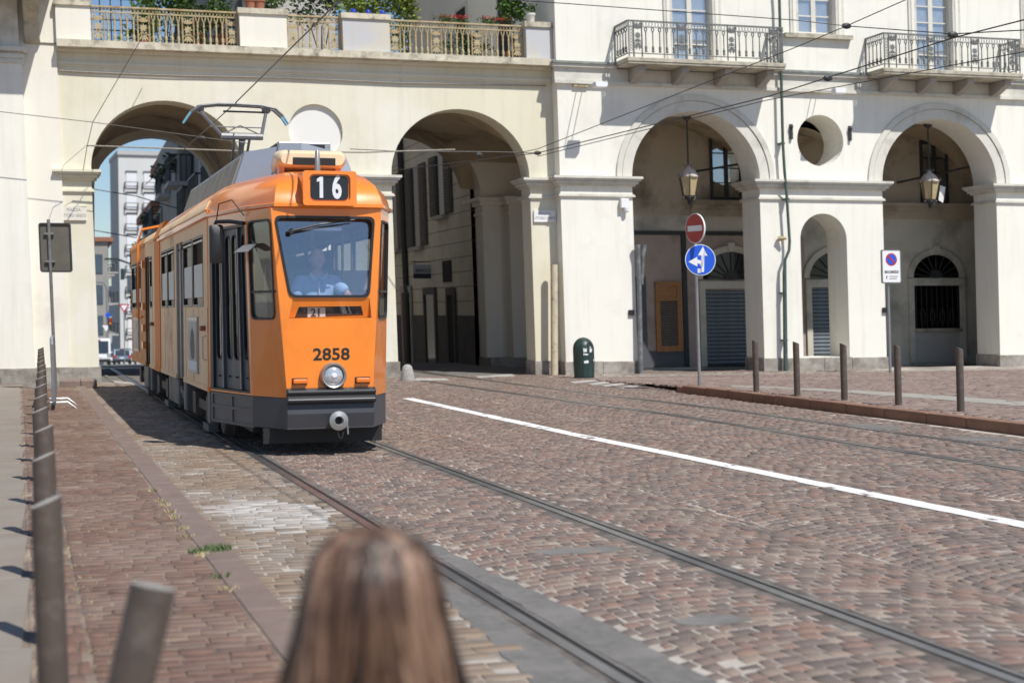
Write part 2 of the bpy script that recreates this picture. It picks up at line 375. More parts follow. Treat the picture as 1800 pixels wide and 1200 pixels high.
lay(pav, 'pavement', 'paver', 'paver', 'pavers_far'); mat('paver_light', (0.2, 0.12, 0.1), 0.8, 0.1, 12, 0.2, 70, attr=[(0.0, (0.21, 0.15, 0.125)), (0.5, (0.25, 0.18, 0.148)), (0.9, (0.275, 0.205, 0.168)), (1.0, (0.33, 0.27, 0.22))]); lay(rpav, 'pave_right', 'paver_light', 'paver', 'pavers_far')
# grey slabs of the plaza on the left
y = 2.0; k = 0
while y < 31.5:
    ln = random.uniform(1.5, 1.9); x1 = qx(0.025, y + ln / 2)
    for a, b in ((-1.25, 0), (-2.5, -1.25), (-3.75, -2.5)):
        if pix((x1 + b, y + ln, 0.05))[0] > -250:
            bevel(MB().box(x1 + a + 0.008, x1 + b - 0.004, y + 0.006, y + ln - 0.006, -0.05, 0.05 + random.uniform(-0.002, 0.002)).build('paving_slab', 'slab_grey', slabs), 0.006, 1)
    y += ln
# left kerb
kl = empty('kerb', kind='structure')
y = 2.5
while y < 31.0:
    ln = random.uniform(1.1, 1.7); p = [(qx(1.055, y) , y + 0.005), (qx(1.25, y), y + 0.005), (qx(1.25, y + ln), y + ln - 0.005), (qx(1.055, y + ln), y + ln - 0.005)]
    bevel(MB().prism(p, -0.08, 0.054 + random.uniform(-0.002, 0.003), 'xy').build('kerb_stone', 'kerbstone', kl), 0.01, 2); y += ln
# right kerb, its end rounded towards the crossing
kr = empty('kerb', kind='structure')
y = 9.0
while y < 25.6:
    ln = min(random.uniform(0.75, 1.25), 25.7 - y); p = [(kerbx(y), y + 0.006), (kerbx(y) + 0.21, y + 0.006), (kerbx(y + ln) + 0.21, y + ln - 0.006), (kerbx(y + ln), y + ln - 0.006)]
    bevel(MB().prism(p, -0.08, zpav(y) + 0.002 + random.uniform(-0.003, 0.004), 'xy').build('kerb_stone', 'kerb_orange', kr), 0.018, 2); y += ln
p = [(kerbx(25.7), 25.706), (kerbx(25.7) + 0.21, 25.706), (11.6, 26.5), (11.5, 26.75), (11.0, 26.5), (10.76, 26.1)]
bevel(MB().prism(p, -0.08, 0.10, 'xy').build('kerb_stone', 'kerb_orange', kr), 0.018, 2)
# pale granite bands in the right pavement
LO = [(11.35, 25.0), (11.75, 23.6), (12.15, 22.1), (12.45, 20.2), (12.7, 18.3), (12.85, 16.2), (13.0, 14)]; HI = [(11.62, 25.6), (12.1, 24.4), (12.55, 23.0), (13.0, 21.4), (13.3, 19.6), (13.55, 17.4), (13.75, 15)]
for k in range(6):
    pts = [LO[k], LO[k + 1], HI[k + 1], HI[k]]; cx_ = sum(p_[0] for p_ in pts) / 4; cy_ = sum(p_[1] for p_ in pts) / 4; pts = [(cx_ + (p_[0] - cx_) * 0.992, cy_ + (p_[1] - cy_) * 0.992) for p_ in pts]; MB().loft([[(p_[0], p_[1], -0.05) for p_ in pts], [(p_[0], p_[1], zpav(p_[1]) + 0.008) for p_ in pts]]).build('granite_slab', 'granite_strip', rpav)
for (a, b, s, n) in ((30.65, 30.85, -0.55, 'mid'), (32.25, 32.86, 0, 'wall')):
    x = 11.15
    while x < 25:
        x1 = x + 1.3; y0 = a + (x - 11) * s; y1 = a + (x1 - 11) * s; wv = b - a
        if 13 < (y0 + y1) / 2 < 33:
            pts = [(x + 0.004, y0), (x1 - 0.004, y1), (x1 - 0.004, y1 + wv), (x + 0.004, y0 + wv)]
            mb = MB(); zz = [zpav(q[1]) + 0.003 for q in pts]
            mb.loft([[(q[0], q[1], -0.1) for q in pts], [(q[0], q[1], z) for q, z in zip(pts, zz)]]); mb.build('granite_slab', 'granite_strip', rpav)
        x = x1
# rails
mat('joint_dirt', (0.105, 0.09, 0.078), 0.95, 0.3, 8, 0.3, 60, col2=(0.2, 0.175, 0.15), c2amt=0.6, c2scale=3)
def rail(pts, label, width=1.0):
    P = [Vector((x, y, 0)) for x, y in pts]; e = tag(empty('tram_rail', P[0]), label, 'rail', None)
    def strip(d0, d1, z0, z1, name, m):
        rings = []
        for i, p in enumerate(P):
            t = (P[min(i + 1, len(P) - 1)] - P[max(i - 1, 0)]).normalized(); n_ = Vector((t.y, -t.x, 0))
            rings.append([p + n_ * d0 + Vector((0, 0, z0)) - P[0], p + n_ * d1 + Vector((0, 0, z0)) - P[0], p + n_ * d1 + Vector((0, 0, z1)) - P[0], p + n_ * d0 + Vector((0, 0, z1)) - P[0]])
        return MB().loft(rings).build(name, m, e)
    strip(-0.030 * width, 0.030 * width, -0.05, 0.010, 'rail_head', 'steel'); strip(0.030 * width, 0.066 * width, -0.05, 0.0005, 'groove', 'rail_dark'); strip(0.066 * width, 0.084 * width, -0.05, 0.008, 'guard_lip', 'steel')
    strip(-0.125 * width, -0.0302 * width, -0.05, 0.0012, 'joint_filler', 'joint_dirt'); strip(0.0842 * width, 0.155 * width, -0.05, 0.0012, 'joint_filler', 'joint_dirt')
    RIGID.add(e)
def line_pts(q, y0=2, y1=43): return [(qx(q, y), y) for y in (y0, 12, 22, 32, y1)]
rail(line_pts(2.342), 'steel rail running under the left wheels of the orange tram')
rail(line_pts(3.842), 'steel rail leading from the right front corner of the orange tram')
def smooth(T):
    ysv = np.linspace(T[0][1], T[-1][1], 40); from_y = [t[1] for t in T]
    xs = np.interp(ysv, from_y, [t[0] for t in T]); k = np.ones(5) / 5; xp = np.pad(xs, 2, mode='edge'); xs = np.convolve(xp, k, 'valid'); return list(zip(xs, ysv))
rail(smooth(T2N), 'thin steel rail just right of the white painted line')
rail(smooth(T2F), 'thin steel rail running closest to the right kerb')
# asphalt patches beside the left rail
def patch(pts, name, z=0.0035):
    q = []
    for a, b in zip(pts, pts[1:] + pts[:1]):
        n_ = max(2, int(math.dist(a, b) / 0.12))
        for k in range(n_): q.append((a[0] + (b[0] - a[0]) * k / n_ + random.uniform(-0.02, 0.02), a[1] + (b[1] - a[1]) * k / n_ + random.uniform(-0.02, 0.02)))
    o = MB().prism(q, -0.02, z, 'xy').build(name, 'asphalt', road); return o
patch([(qx(2.445, 3), 3), (qx(2.70, 3), 3), (qx(2.69, 7), 7), (qx(2.56, 9.6), 9.6), (qx(2.445, 11.4), 11.4)], 'asphalt_patch')
patch([(qx(1.98, 3), 3), (qx(2.27, 3), 3), (qx(2.27, 9.2), 9.2), (qx(2.1, 7.5), 7.5), (qx(2.0, 6.2), 6.2)], 'asphalt_patch')
for cxp, cyp, rx, ry in ((3.1, 9.15, 0.32, 0.14), (3.02, 6.9, 0.2, 0.12), (10.1, 15.4, 0.35, 0.35), (9.9, 17.4, 0.3, 0.5)):
    patch([(cxp + rx * math.cos(t), cyp + ry * math.sin(t)) for t in np.linspace(0, 2 * math.pi, 9)[:-1]], 'asphalt_patch', 0.006)
# painted lines
def paint(pts_l, pts_r, z=0.0062):
    L, Rr = [], []
    n_ = 90
    def smp(P, t):
        t *= len(P) - 1; i = min(int(t), len(P) - 2); f = t - i; return (P[i][0] + (P[i + 1][0] - P[i][0]) * f, P[i][1] + (P[i + 1][1] - P[i][1]) * f)
    for k in range(n_ + 1):
        a = smp(pts_l, k / n_); b = smp(pts_r, k / n_)
        L.append((a[0] + random.uniform(-0.008, 0.008), a[1], z)); Rr.append((b[0] + random.uniform(-0.008, 0.008), b[1], z))
    mb = MB(); mb.loft([L, Rr], closed=False); return mb
WL = [(6.72, 3.0), (6.56, 6.0), (6.40, 9.2), (6.216, 12.3), (5.915, 17.8), (5.66, 25.9)]
tag(paint([(x - 0.098, y) for x, y in WL], [(x + 0.098, y) for x, y in WL]).build('painted_line', 'line_white'), kind='structure')
zebra = empty('crosswalk', kind='structure')
for pts in ([(728, 669), (790, 668.5), (785, 666), (732, 665)], [(1000, 672), (1045, 668), (1052, 669.5), (1008, 674)], [(1032, 675), (1080, 669.5), (1088, 671), (1040, 677)], [(1056, 678), (1105, 672), (1113, 674), (1064, 680)], [(1084, 681), (1130, 675.5), (1137, 677.5), (1092, 683)], [(197, 669), (230, 672), (238, 675.5), (203, 673)], [(180, 658.5), (188, 659.5), (190, 662), (184, 661)], [(835, 662), (900, 658), (905, 661), (840, 664)]):
    g = [atZ(x, y, 0.0) for x, y in pts]; n_ = (g[1] - g[0]).cross(g[2] - g[1])
    MB().prism([(q.x, q.y) for q in g], -0.006, 0.0125 if g[0].y < 34.2 else 0.004, 'xy').build('white_bar', 'line_worn', zebra)
# weeds in the kerb joint
mat('weed', (0.07, 0.115, 0.03), 0.7, 0.3, 20); mat('dry_grass', (0.36, 0.31, 0.16), 0.8, 0.3, 20)
def tufts(name, m, spots, label):
    mb = MB()
    for x, y, z, n_, r, h in spots:
        for k in range(n_):
            a = random.uniform(0, 6.28); d = r * math.sqrt(random.random()); bx_, by_ = x + d * math.cos(a), y + d * math.sin(a) * 1.0
            lean = Vector((random.uniform(-1, 1), random.uniform(-1, 1), 0)) * h * 0.7; hh = h * random.uniform(0.5, 1.1); w_ = 0.004
            mb.poly([(bx_ - w_, by_, z), (bx_ + w_, by_, z), (bx_ + lean.x, by_ + lean.y, z + hh)])
    o = mb.build(name, m, fix=False); return tag(o, label, 'grass', None, 'stuff')
g1 = atZ(380, 968, 0.05); g2 = atZ(345, 971, 0.05)
tufts('weeds', 'weed', [(g1.x, g1.y, 0.054, 130, 0.09, 0.05), (g2.x, g2.y, 0.054, 40, 0.05, 0.04), (qx(1.05, 8.6), 8.6, 0.05, 25, 0.06, 0.04)], 'green weeds growing out of the joint of the left kerb')
tufts('dry_grass', 'dry_grass', [(qx(1.045, yy), yy, 0.048, 26, 0.05, 0.035) for yy in (11.2, 11.5, 11.9, 12.2, 12.9, 10.6, 10.2, 9.4, 8.2, 30.2)] + [(qx(0.3, yy), yy, 0.048, 6, 0.05, 0.02) for yy in np.linspace(5, 10, 14)], 'dry straw coloured grass in the joints beside the left kerb')
# ================================================================ BUILDINGS
F = 33.65; B = 34.05
def wroot(name, loc, label, cat='building', group=None):
    e = empty(name, loc); tag(e, label, cat, group); e['wr'] = 1; return e
_build = MB.build
def build2(s, name, m, parent=None, smooth=False, fix=True):
    o = _build(s, name, m, parent, smooth, fix)
    if parent is not None and parent.type == 'EMPTY' and parent.get('wr'): o.matrix_parent_inverse = Matrix.Translation(-parent.location)
    return o
MB.build = build2
def archpts(x0, x1, zs, rz, n=28, z0=0.0):
    c, r = (x0 + x1) / 2, (x1 - x0) / 2
    return [(x0, z0)] + arc(c, zs, r, 180, 0, n, rz) + [(x1, z0)]
def ring(b, c, zs, r0, r1, y0, y1, rz0, rz1, n=32):
    A = arc(c, zs, r0, 180, 0, n, rz0); O = arc(c, zs, r1, 180, 0, n, rz1)
    b.loft([[(A[k][0], y0, A[k][1]), (O[k][0], y0, O[k][1]), (O[k][0], y1, O[k][1]), (A[k][0], y1, A[k][1])] for k in range(n + 1)])
def circ(cx, cz, r, n=32): return arc(cx, cz, r, 0, 360, n)[:-1]
glass('pane_glass', (0.88, 0.89, 0.90), 0.26, 0.02); glass('dark_glass', (0.06, 0.065, 0.07), 0.035, 0.1)
mat('plaster_vault2', (0.42, 0.40, 0.36), 0.9, 0.1, 2)
mat('curtain', (0.70, 0.70, 0.70), 0.9, 0.12, 6); mat('interior_dark', (0.03, 0.028, 0.025), 0.95, 0.2, 3)

arcade = wroot('arcade_building', (17.5, F, 0), 'white arcaded building with two balconies behind the right pavement')
# --- front wall with the openings
A1, A2 = (12.90, 16.16), (19.46, 22.68); ZS, RZ = 4.60, 1.58
outer = [(11.13, 0.0)] + archpts(*A1, ZS, RZ) + archpts(*A2, ZS, RZ) + [(26.2, 0.0), (26.2, 13.0), (11.13, 13.0)]
small = [(17.20, 0.31), (18.45, 0.31)] + arc(17.825, 3.18, 0.625, 0, 180, 20)
WIN = [(14.03, 15.05, 7.32, 10.2), (17.30, 18.30, 8.13, 10.2), (20.52, 21.53, 7.32, 10.2), (23.72, 24.72, 8.13, 10.2)]
holes = [small, circ(17.81, 5.57, 0.62)] + [[(a, c), (b, c), (b, d), (a, d)] for a, b, c, d in WIN]
MB().wall(outer, holes, F, F + 1.0).build('wall', 'plaster_white', arcade)
MB().box(11.131, 11.5, F + 1.0, 49, 7.2, 13).build('side_wall', 'plaster_ivory', arcade)
# archivolts
for a, b in (A1, A2):
    c, r = (a + b) / 2, (b - a) / 2
    m = MB(); ring(m, c, ZS, r + 0.004, r + 0.24, F - 0.03, F + 0.1, RZ + 0.004, RZ + 0.23); ring(m, c, ZS, r + 0.26, r + 0.39, F - 0.055, F + 0.1, RZ + 0.25, RZ + 0.385); m.build('archivolt', 'plaster_trim', arcade, True)
# imposts, plinths
def impost(x0, x1, y0, y1, root, m='plaster_trim', z=4.13, sides=True):
    b = MB()
    for z0, z1, p in ((0.0, 0.035, 0.055), (0.035, 0.065, 0.035), (0.25, 0.30, 0.06), (0.30, 0.36, 0.12), (0.365, 0.41, 0.17), (0.412, 0.468, 0.205)):
        q = p if sides else 0.0
        b.box(x0 - q, x1 + q, y0 - p, y1 + (p if sides else 0), z + z0, z + z1)
    return b.build('impost', m, root)
impost(11.13, 12.90, F, F + 1.0, arcade); impost(16.16, 19.46, F, F + 1.0, arcade); impost(22.68, 26.2, F, F + 1.0, arcade)
def plinth(x0, x1, y0, y1, root, h=0.30, p=0.035):
    x = x0 - p
    while x < x1 + p - 0.01:
        ln = min(random.uniform(0.55, 1.0), x1 + p - x)
        if x1 + p - (x + ln) < 0.3: ln = x1 + p - x
        bevel(MB().box(x + 0.003, x + ln - 0.003, y0 - p, y1 + p, -0.1, h + random.uniform(-0.01, 0.012)).build('plinth_block', 'plinth_stone', root), 0.008, 1); x += ln
plinth(11.13, 12.90, F, F + 1, arcade); plinth(16.16, 19.46, F, F + 1, arcade); plinth(22.68, 26, F, F + 1, arcade)
# string course
m = MB(); m.box(11.05, 26.2, F - 0.10, F + 0.05, 6.72, 6.80); m.box(11.06, 26.2, F - 0.05, F + 0.05, 6.80, 7.10); m.box(11.02, 26.2, F - 0.13, F + 0.05, 7.10, 7.17); m.build('string_course', 'plaster_trim', arcade)
MB().box(11.0, 26.2, F - 0.17, F + 0.05, 7.172, 7.225).build('drip_cap', 'drip_metal', arcade)
# first floor windows
def window(x0, x1, z0, z1, y, root, door):
    fr = MB(); t = 0.05; yw = y + 0.16
    fr.wall([(x0, z0), (x1, z0), (x1, z1), (x0, z1)], [[(x0 + t, z0 + t * 1.6), ((x0 + x1) / 2 - 0.06, z0 + t * 1.6), ((x0 + x1) / 2 - 0.06, z1 - t), (x0 + t, z1 - t)], [((x0 + x1) / 2 + 0.06, z0 + t * 1.6), (x1 - t, z0 + t * 1.6), (x1 - t, z1 - t), ((x0 + x1) / 2 + 0.06, z1 - t)]], yw, yw + 0.06)
    o = fr.build('window', 'wood_white', root)
    for a, b in ((x0 + t, (x0 + x1) / 2 - 0.06), ((x0 + x1) / 2 + 0.06, x1 - t)):
        z = z0 + 0.08
        while z < z1 - 0.1:
            zt = min(z + 0.40, z1 - 0.05)
            MB().box(a, b, yw + 0.02, yw + 0.026, z, zt - 0.03).build('pane', 'pane_glass', o)
            MB().box(a, b, yw + 0.01, yw + 0.045, zt - 0.03, zt).build('glazing_bar', 'wood_white', o); z = zt
    MB().box(x0 + 0.03, x1 - 0.03, yw + 0.062, yw + 0.075, z0, z1).build('curtain', 'curtain', o)
    tr = MB(); tw = 0.22
    for a, b, c, d in ((x0 - tw, x0 - 0.002, z0, z1 + tw), (x1 + 0.002, x1 + tw, z0, z1 + tw), (x0 - tw, x1 + tw, z1 + 0.002, z1 + tw)): tr.box(a, b, y - 0.035, y + 0.05, c, d)
    tr.build('window_trim', 'plaster_trim', o)
    for a, b in ((x0 - tw + 0.07, x0 - 0.07), (x1 + 0.07, x1 + tw - 0.07)): MB().box(a, b, y - 0.05, y, z0, z1).build('trim_fillet', 'plaster_ivory', o)
    if not door: MB().box(x0 - 0.4, x1 + 0.4, y - 0.14, y + 0.1, z0 - 0.11, z0 - 0.01).build('sill', 'slab_stone', o)
    return o
for i, (a, b, c, d) in enumerate(WIN): window(a, b, c, d, F, arcade, i in (0, 2))
# --- iron work shared by the balconies
def baluster_mesh(m, h=0.57, k=1.0):
    b = MB(); b.lathe([(0.017 * k, 0), (0.024 * k, 0.03), (0.014 * k, 0.05), (0.021 * k, 0.07), (0.02 * k, h * 0.22), (0.010 * k, h * 0.27), (0.009 * k, h * 0.78), (0.016 * k, h * 0.8), (0.010 * k, h * 0.83)], (0, 0, 0), 6)
    c = (0, h * 0.91); pts = [(0.030 * math.cos(t), 0, c[1] + 0.045 * math.sin(t)) for t in np.linspace(0, 2 * math.pi, 9)]
    b.tube(pts, 0.009 * k, 4, cap=False); o = b.build('baluster', m); return o
def ornament_mesh(m, wd=0.20, h=0.70, k=1.0, fan=True):
    b = MB(); r = 0.011 * k
    for x in (-wd / 2, wd / 2): b.tube([(x, 0, -0.12), (x, 0, h)], 0.012 * k, 4)
    def petal(cx, cz, a, l, wv):
        d = (math.cos(a), math.sin(a)); n_ = (-d[1], d[0])
        P = [(cx, cz), (cx + d[0] * l * 0.6 + n_[0] * wv, cz + d[1] * l * 0.6 + n_[1] * wv), (cx + d[0] * l, cz + d[1] * l), (cx + d[0] * l * 0.6 - n_[0] * wv, cz + d[1] * l * 0.6 - n_[1] * wv)]
        b.prism(P, -0.008, 0.008)
    for a in np.linspace(0, 2 * math.pi, 9)[:-1]: petal(0, h * 0.52, a, wd * 0.40, 0.014 * k)
    for a in np.linspace(0.45, math.pi - 0.45, 5): petal(0, h * 0.72, a, h * 0.2, 0.014 * k); petal(0, h * 0.30, a, h * 0.14, 0.013 * k)
    for a in np.linspace(math.pi + 0.9, 2 * math.pi - 0.9, 4): petal(0, h * 0.30, a, h * 0.27, 0.013 * k)
    for s in (-1, 1):
        b.tube([(s * wd * (0.32 + 0.14 * math.cos(t)), 0, h * 0.2 + h * 0.09 * math.sin(t)) for t in np.linspace(0, 5.2, 8)], r * 0.7, 4)
        b.tube([(s * wd * (0.30 + 0.14 * math.cos(t)), 0, h * 0.86 + h * 0.06 * math.sin(t)) for t in np.linspace(0, 6.28, 8)], r * 0.7, 4, cap=False)
    return b.build('ornamental_panel', m)
def place(proto, parent, loc, used):
    o = proto if not used else proto.copy()
    if used: COL.objects.link(o)
    o.parent = parent; o.location = loc
    if parent.type == 'EMPTY' and parent.get('wr'): o.matrix_parent_inverse = Matrix.Translation(-parent.location)
    return o
balP = baluster_mesh('iron_grey', k=1.55); ornP = ornament_mesh('iron_grey', k=1.45); used = {'b': False, 'o': False, 'p': False}
def side_post(m): return MB().box(-0.012, 0.012, -0.012, 0.012, -0.12, 0.72).build('railing_post', m)
postP = side_post('iron_grey')
def frieze(b, p0, p1, z0, z1, n_):
    for k in range(n_):
        t = (k + 0.5) / n_; c = (p0[0] + (p1[0] - p0[0]) * t, p0[1] + (p1[1] - p0[1]) * t); d = Vector((p1[0] - p0[0], p1[1] - p0[1], 0)).normalized(); r = (z1 - z0) / 2
        b.tube([(c[0] + d.x * r * 0.8 * math.cos(a), c[1] + d.y * r * 0.8 * math.cos(a), (z0 + z1) / 2 + r * math.sin(a)) for a in np.linspace(0, 6.283, 7)], 0.007, 3, cap=False)
mat('corbel_stone', (0.36, 0.335, 0.30), 0.85, 0.12, 3)
def balcony(x0, x1):
    y0 = F - 0.86; zt = 8.09
    s = MB(); s.box(x0 - 0.04, x1 + 0.04, y0 - 0.05, F, 7.15, 7.245); s.box(x0 - 0.02, x1 + 0.02, y0 - 0.03, F, 7.10, 7.15); sl = bevel(s.build('balcony', 'slab_stone', arcade), 0.01, 1)
    for k in range(4):
        c = x0 + 0.33 + k * (x1 - x0 - 0.66) / 3 + 0.05; P = [(F, 6.74), (F - 0.30, 6.80), (F - 0.62, 6.93), (F - 0.74, 6.97), (F - 0.74, 7.098), (F, 7.098)]
        bevel(MB().prism(P, c - 0.09, c + 0.09, 'yz').build('corbel', 'corbel_stone', sl), 0.012, 1)
    rl = MB(); zb = 7.36
    for z, h in ((zt, 0.03), (7.945, 0.014), (zb - 0.01, 0.02)):
        rl.box(x0, x1, y0 - 0.014, y0 + 0.014, z - h, z); rl.box(x0 - 0.014, x0 + 0.014, y0 + 0.015, F, z - h, z); rl.box(x1 - 0.014, x1 + 0.014, y0 + 0.015, F, z - h, z)
    frieze(rl, (x0, y0), (x1, y0), 7.95, 8.06, 52); frieze(rl, (x0, y0), (x0, F), 7.95, 8.06, 10); frieze(rl, (x1, y0), (x1, F), 7.95, 8.06, 10)
    for xx in (x0 + 0.02, x1 - 0.02, x0 + 0.13, x1 - 0.13): rl.box(xx - 0.011, xx + 0.011, y0 - 0.011, y0 + 0.011, 7.24, zt)
    for xx in (x0 + 0.075, x1 - 0.075):
        for z in np.linspace(7.42, 7.9, 8): rl.tube([(xx + 0.035 * math.cos(a), y0, z + 0.03 * math.sin(a)) for a in np.linspace(0, 6.283, 7)], 0.009, 3, cap=False)
    rl.build('railing', 'iron_grey', sl)
    def put(kind, loc):
        p = {'b': balP, 'o': ornP, 'p': postP}[kind]; place(p, sl, loc, used[kind]); used[kind] = True
    wv = x1 - x0; x = x0 + 0.13; seq = 'o5o6o5o'; unit = (wv - 0.26 - 4 * 0.22) / 16
    for ch in seq:
        if ch == 'o': put('o', (x + 0.11, y0, zb + 0.02)); x += 0.22
        else:
            for k in range(int(ch)): put('b', (x + unit * (k + 0.5), y0, zb + 0.01))
            x += unit * int(ch)
    for xx in (x0, x1):
        for k in range(4): put('b', (xx, y0 + 0.14 + k * 0.18, zb + 0.01))
        put('p', (xx, F - 0.03, zb)) if True else None
    return sl
balcony(12.58, 16.46); balcony(19.10, 22.88)
# --- arcade behind the arches
YB = 37.0
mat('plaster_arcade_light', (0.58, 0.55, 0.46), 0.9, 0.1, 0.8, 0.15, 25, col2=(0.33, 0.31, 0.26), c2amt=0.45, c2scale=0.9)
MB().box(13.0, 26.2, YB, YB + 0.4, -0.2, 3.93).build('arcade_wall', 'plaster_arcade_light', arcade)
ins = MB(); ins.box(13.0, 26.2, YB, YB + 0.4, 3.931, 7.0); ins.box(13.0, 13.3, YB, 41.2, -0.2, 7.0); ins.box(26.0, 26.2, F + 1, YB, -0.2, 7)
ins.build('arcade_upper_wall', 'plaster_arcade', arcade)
def vault(x0, x1, y0, y1, fn, root, m='plaster_vault', nx=60, ny=24, name='vault'):
    rows_ = [[(x0 + (x1 - x0) * i / nx, y0 + (y1 - y0) * j / ny, fn(x0 + (x1 - x0) * i / nx, y0 + (y1 - y0) * j / ny)) for i in range(nx + 1)] for j in range(ny + 1)]
    b = MB(); b.loft(rows_, closed=False); return b.build(name, m, root, True, fix=False)
def el(t, c, r, zs, rz): 
    u = (t - c) / r; return zs + rz * math.sqrt(max(0, 1 - u * u))
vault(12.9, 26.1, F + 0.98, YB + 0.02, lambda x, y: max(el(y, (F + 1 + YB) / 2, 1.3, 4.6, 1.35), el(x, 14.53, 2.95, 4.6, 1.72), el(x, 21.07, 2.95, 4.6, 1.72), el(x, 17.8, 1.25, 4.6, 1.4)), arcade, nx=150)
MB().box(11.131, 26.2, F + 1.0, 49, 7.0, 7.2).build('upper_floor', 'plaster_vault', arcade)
# ledge on the back wall
m = MB()
for z0, z1, p in ((3.92, 4.0, 0.08), (4.0, 4.12, 0.12), (4.12, 4.22, 0.2), (4.22, 4.33, 0.28)): m.box(15.75, 26, YB - p, YB, z0, z1)
m.build('ledge', 'plaster_arcade', arcade)
# panels and band on the back wall
m = MB(); m.box(13.0, 17.9, YB - 0.05, YB, 3.43, 3.53); m.box(15.47, 15.60, YB - 0.06, YB - 0.001, 0, 3.43); m.build('dark_band', 'wood_dark', arcade)
mat('panel_grey', (0.085, 0.09, 0.10), 0.6, 0.12, 4); mat('plaster_rose', (0.42, 0.345, 0.29), 0.9, 0.12, 2, col2=(0.26, 0.19, 0.15), c2amt=0.4, c2scale=1)
m = MB(); m.box(13.3, 14.45, YB - 0.06, YB, 0, 2.35); m.box(14.45, 15.46, YB - 0.045, YB, 0, 0.42); m.build('grey_panel', 'panel_grey', arcade)
MB().box(13.3, 15.46, YB - 0.03, YB, 0.43, 3.42).build('rose_panel', 'plaster_rose', arcade)
MB().box(15.61, 19.0, YB - 0.025, YB, 0, 3.42).build('rose_panel', 'plaster_rose', arcade)
# roller shutters with fanlights
def shopdoor(x0, x1, y, zt, root, fan_r, fan_z, shut=True, zb=0.05):
    c = (x0 + x1) / 2
    s = MB(); s.wall([(x0 - 0.16, 0), (x0, 0), (x0, zt), (x1, zt), (x1, 0), (x1 + 0.16, 0), (x1 + 0.16, zt + 0.2), (x0 - 0.16, zt + 0.2)], [], y - 0.09, y); ring(s, c, fan_z, fan_r, fan_r + 0.16, y - 0.09, y, fan_r * 0.86, fan_r * 0.86 + 0.16)
    s.box(c - 0.09, c + 0.09, y - 0.12, y, fan_z + fan_r * 0.86 + 0.005, fan_z + fan_r * 0.86 + 0.24)
    d = s.build('doorway', 'plaster_arcade_light', root)
    MB().prism(arc(c, fan_z, fan_r - 0.004, 180, 0, 20, fan_r * 0.86), y - 0.03, y - 0.012).build('fanlight', 'dark_glass', d)
    sp = MB()
    for a in np.linspace(0.15, math.pi - 0.15, 9): sp.tube([(c, y - 0.05, fan_z), (c + fan_r * math.cos(a), y - 0.05, fan_z + fan_r * 0.86 * math.sin(a))], 0.014, 4)
    sp.prism(arc(c, fan_z, 0.2, 180, 0, 10), y - 0.06, y - 0.03); sp.build('fan_bars', 'wood_dark', d)
    if shut:
        z = zb; proto = None
        while z < zt - 0.05:
            if proto is None:
                P = [(0, 0), (-0.028, 0.02), (-0.034, 0.055), (-0.024, 0.088), (0, 0.1)]; proto = MB().prism(P, x0 + 0.01, x1 - 0.01, 'yz').build('shutter_slat', 'shutter_steel', d); o = proto
            else: o = proto.copy(); COL.objects.link(o)
            o.location = (0, y - 0.012, z); z += 0.102
        MB().box(x0, x1, y - 0.07, y - 0.015, zb - 0.06, zb - 0.004).build('bottom_rail', 'iron_dark', d)
    return d
shopdoor(16.08, 17.62, YB - 0.025, 2.03, arcade, 0.83, 2.28); shopdoor(19.16, 20.72, YB, 2.06, arcade, 0.83, 2.30)
wd = shopdoor(22.24, 23.66, YB, 2.10, arcade, 0.72, 2.32, False)
MB().box(22.24, 23.66, YB - 0.04, YB - 0.01, 0.93, 2.098).build('shop_window', 'dark_glass', wd)
bars = MB()
for k in range(9): bars.box(22.3 + k * 0.16, 22.318 + k * 0.16, YB - 0.065, YB - 0.045, 0.95, 2.08)
for k in range(4): bars.tube([(22.5 + k * 0.3 + 0.07 * math.cos(t), YB - 0.055, 1.25 + 0.22 * math.sin(t)) for t in np.linspace(0, 6.28, 10)], 0.01, 4, cap=False)
bars.build('window_grille', 'iron_dark', wd)
MB().box(22.2, 23.7, YB - 0.1, YB, 0.84, 0.93).build('sill', 'plaster_arcade', wd); MB().box(22.24, 23.66, YB - 0.05, YB, 0.0, 0.84).build('apron', 'plaster_vault2', wd)
# upper arcade windows
for x0, x1 in ((16.35, 17.25), (22.55, 23.4), (13.2, 13.75)):
    z0, z1 = (4.34, 6.05) if x0 > 14 else (3.55, 4.6)
    fr = MB().wall([(x0, z0), (x1, z0), (x1, z1), (x0, z1)], [[(x0 + 0.07, z0 + 0.08), ((x0 + x1) / 2 - 0.05, z0 + 0.08), ((x0 + x1) / 2 - 0.05, z1 - 0.08), (x0 + 0.07, z1 - 0.08)], [((x0 + x1) / 2 + 0.05, z0 + 0.08), (x1 - 0.07, z0 + 0.08), (x1 - 0.07, z1 - 0.08), ((x0 + x1) / 2 + 0.05, z1 - 0.08)]], YB - 0.06, YB - 0.005).build('arcade_window', 'wood_dark', arcade)
    for a, b in ((x0 + 0.07, (x0 + x1) / 2 - 0.05), ((x0 + x1) / 2 + 0.05, x1 - 0.07)):
        nz = 4
        for k in range(nz):
            za = z0 + 0.08 + (z1 - z0 - 0.16) * k / nz; zb_ = z0 + 0.08 + (z1 - z0 - 0.16) * (k + 1) / nz
            MB().box(a, b, YB - 0.03, YB - 0.022, za, zb_ - 0.03).build('pane', 'pane_glass', fr)
            MB().box(a, b, YB - 0.05, YB - 0.02, zb_ - 0.03, zb_).build('glazing_bar', 'wood_dark', fr)
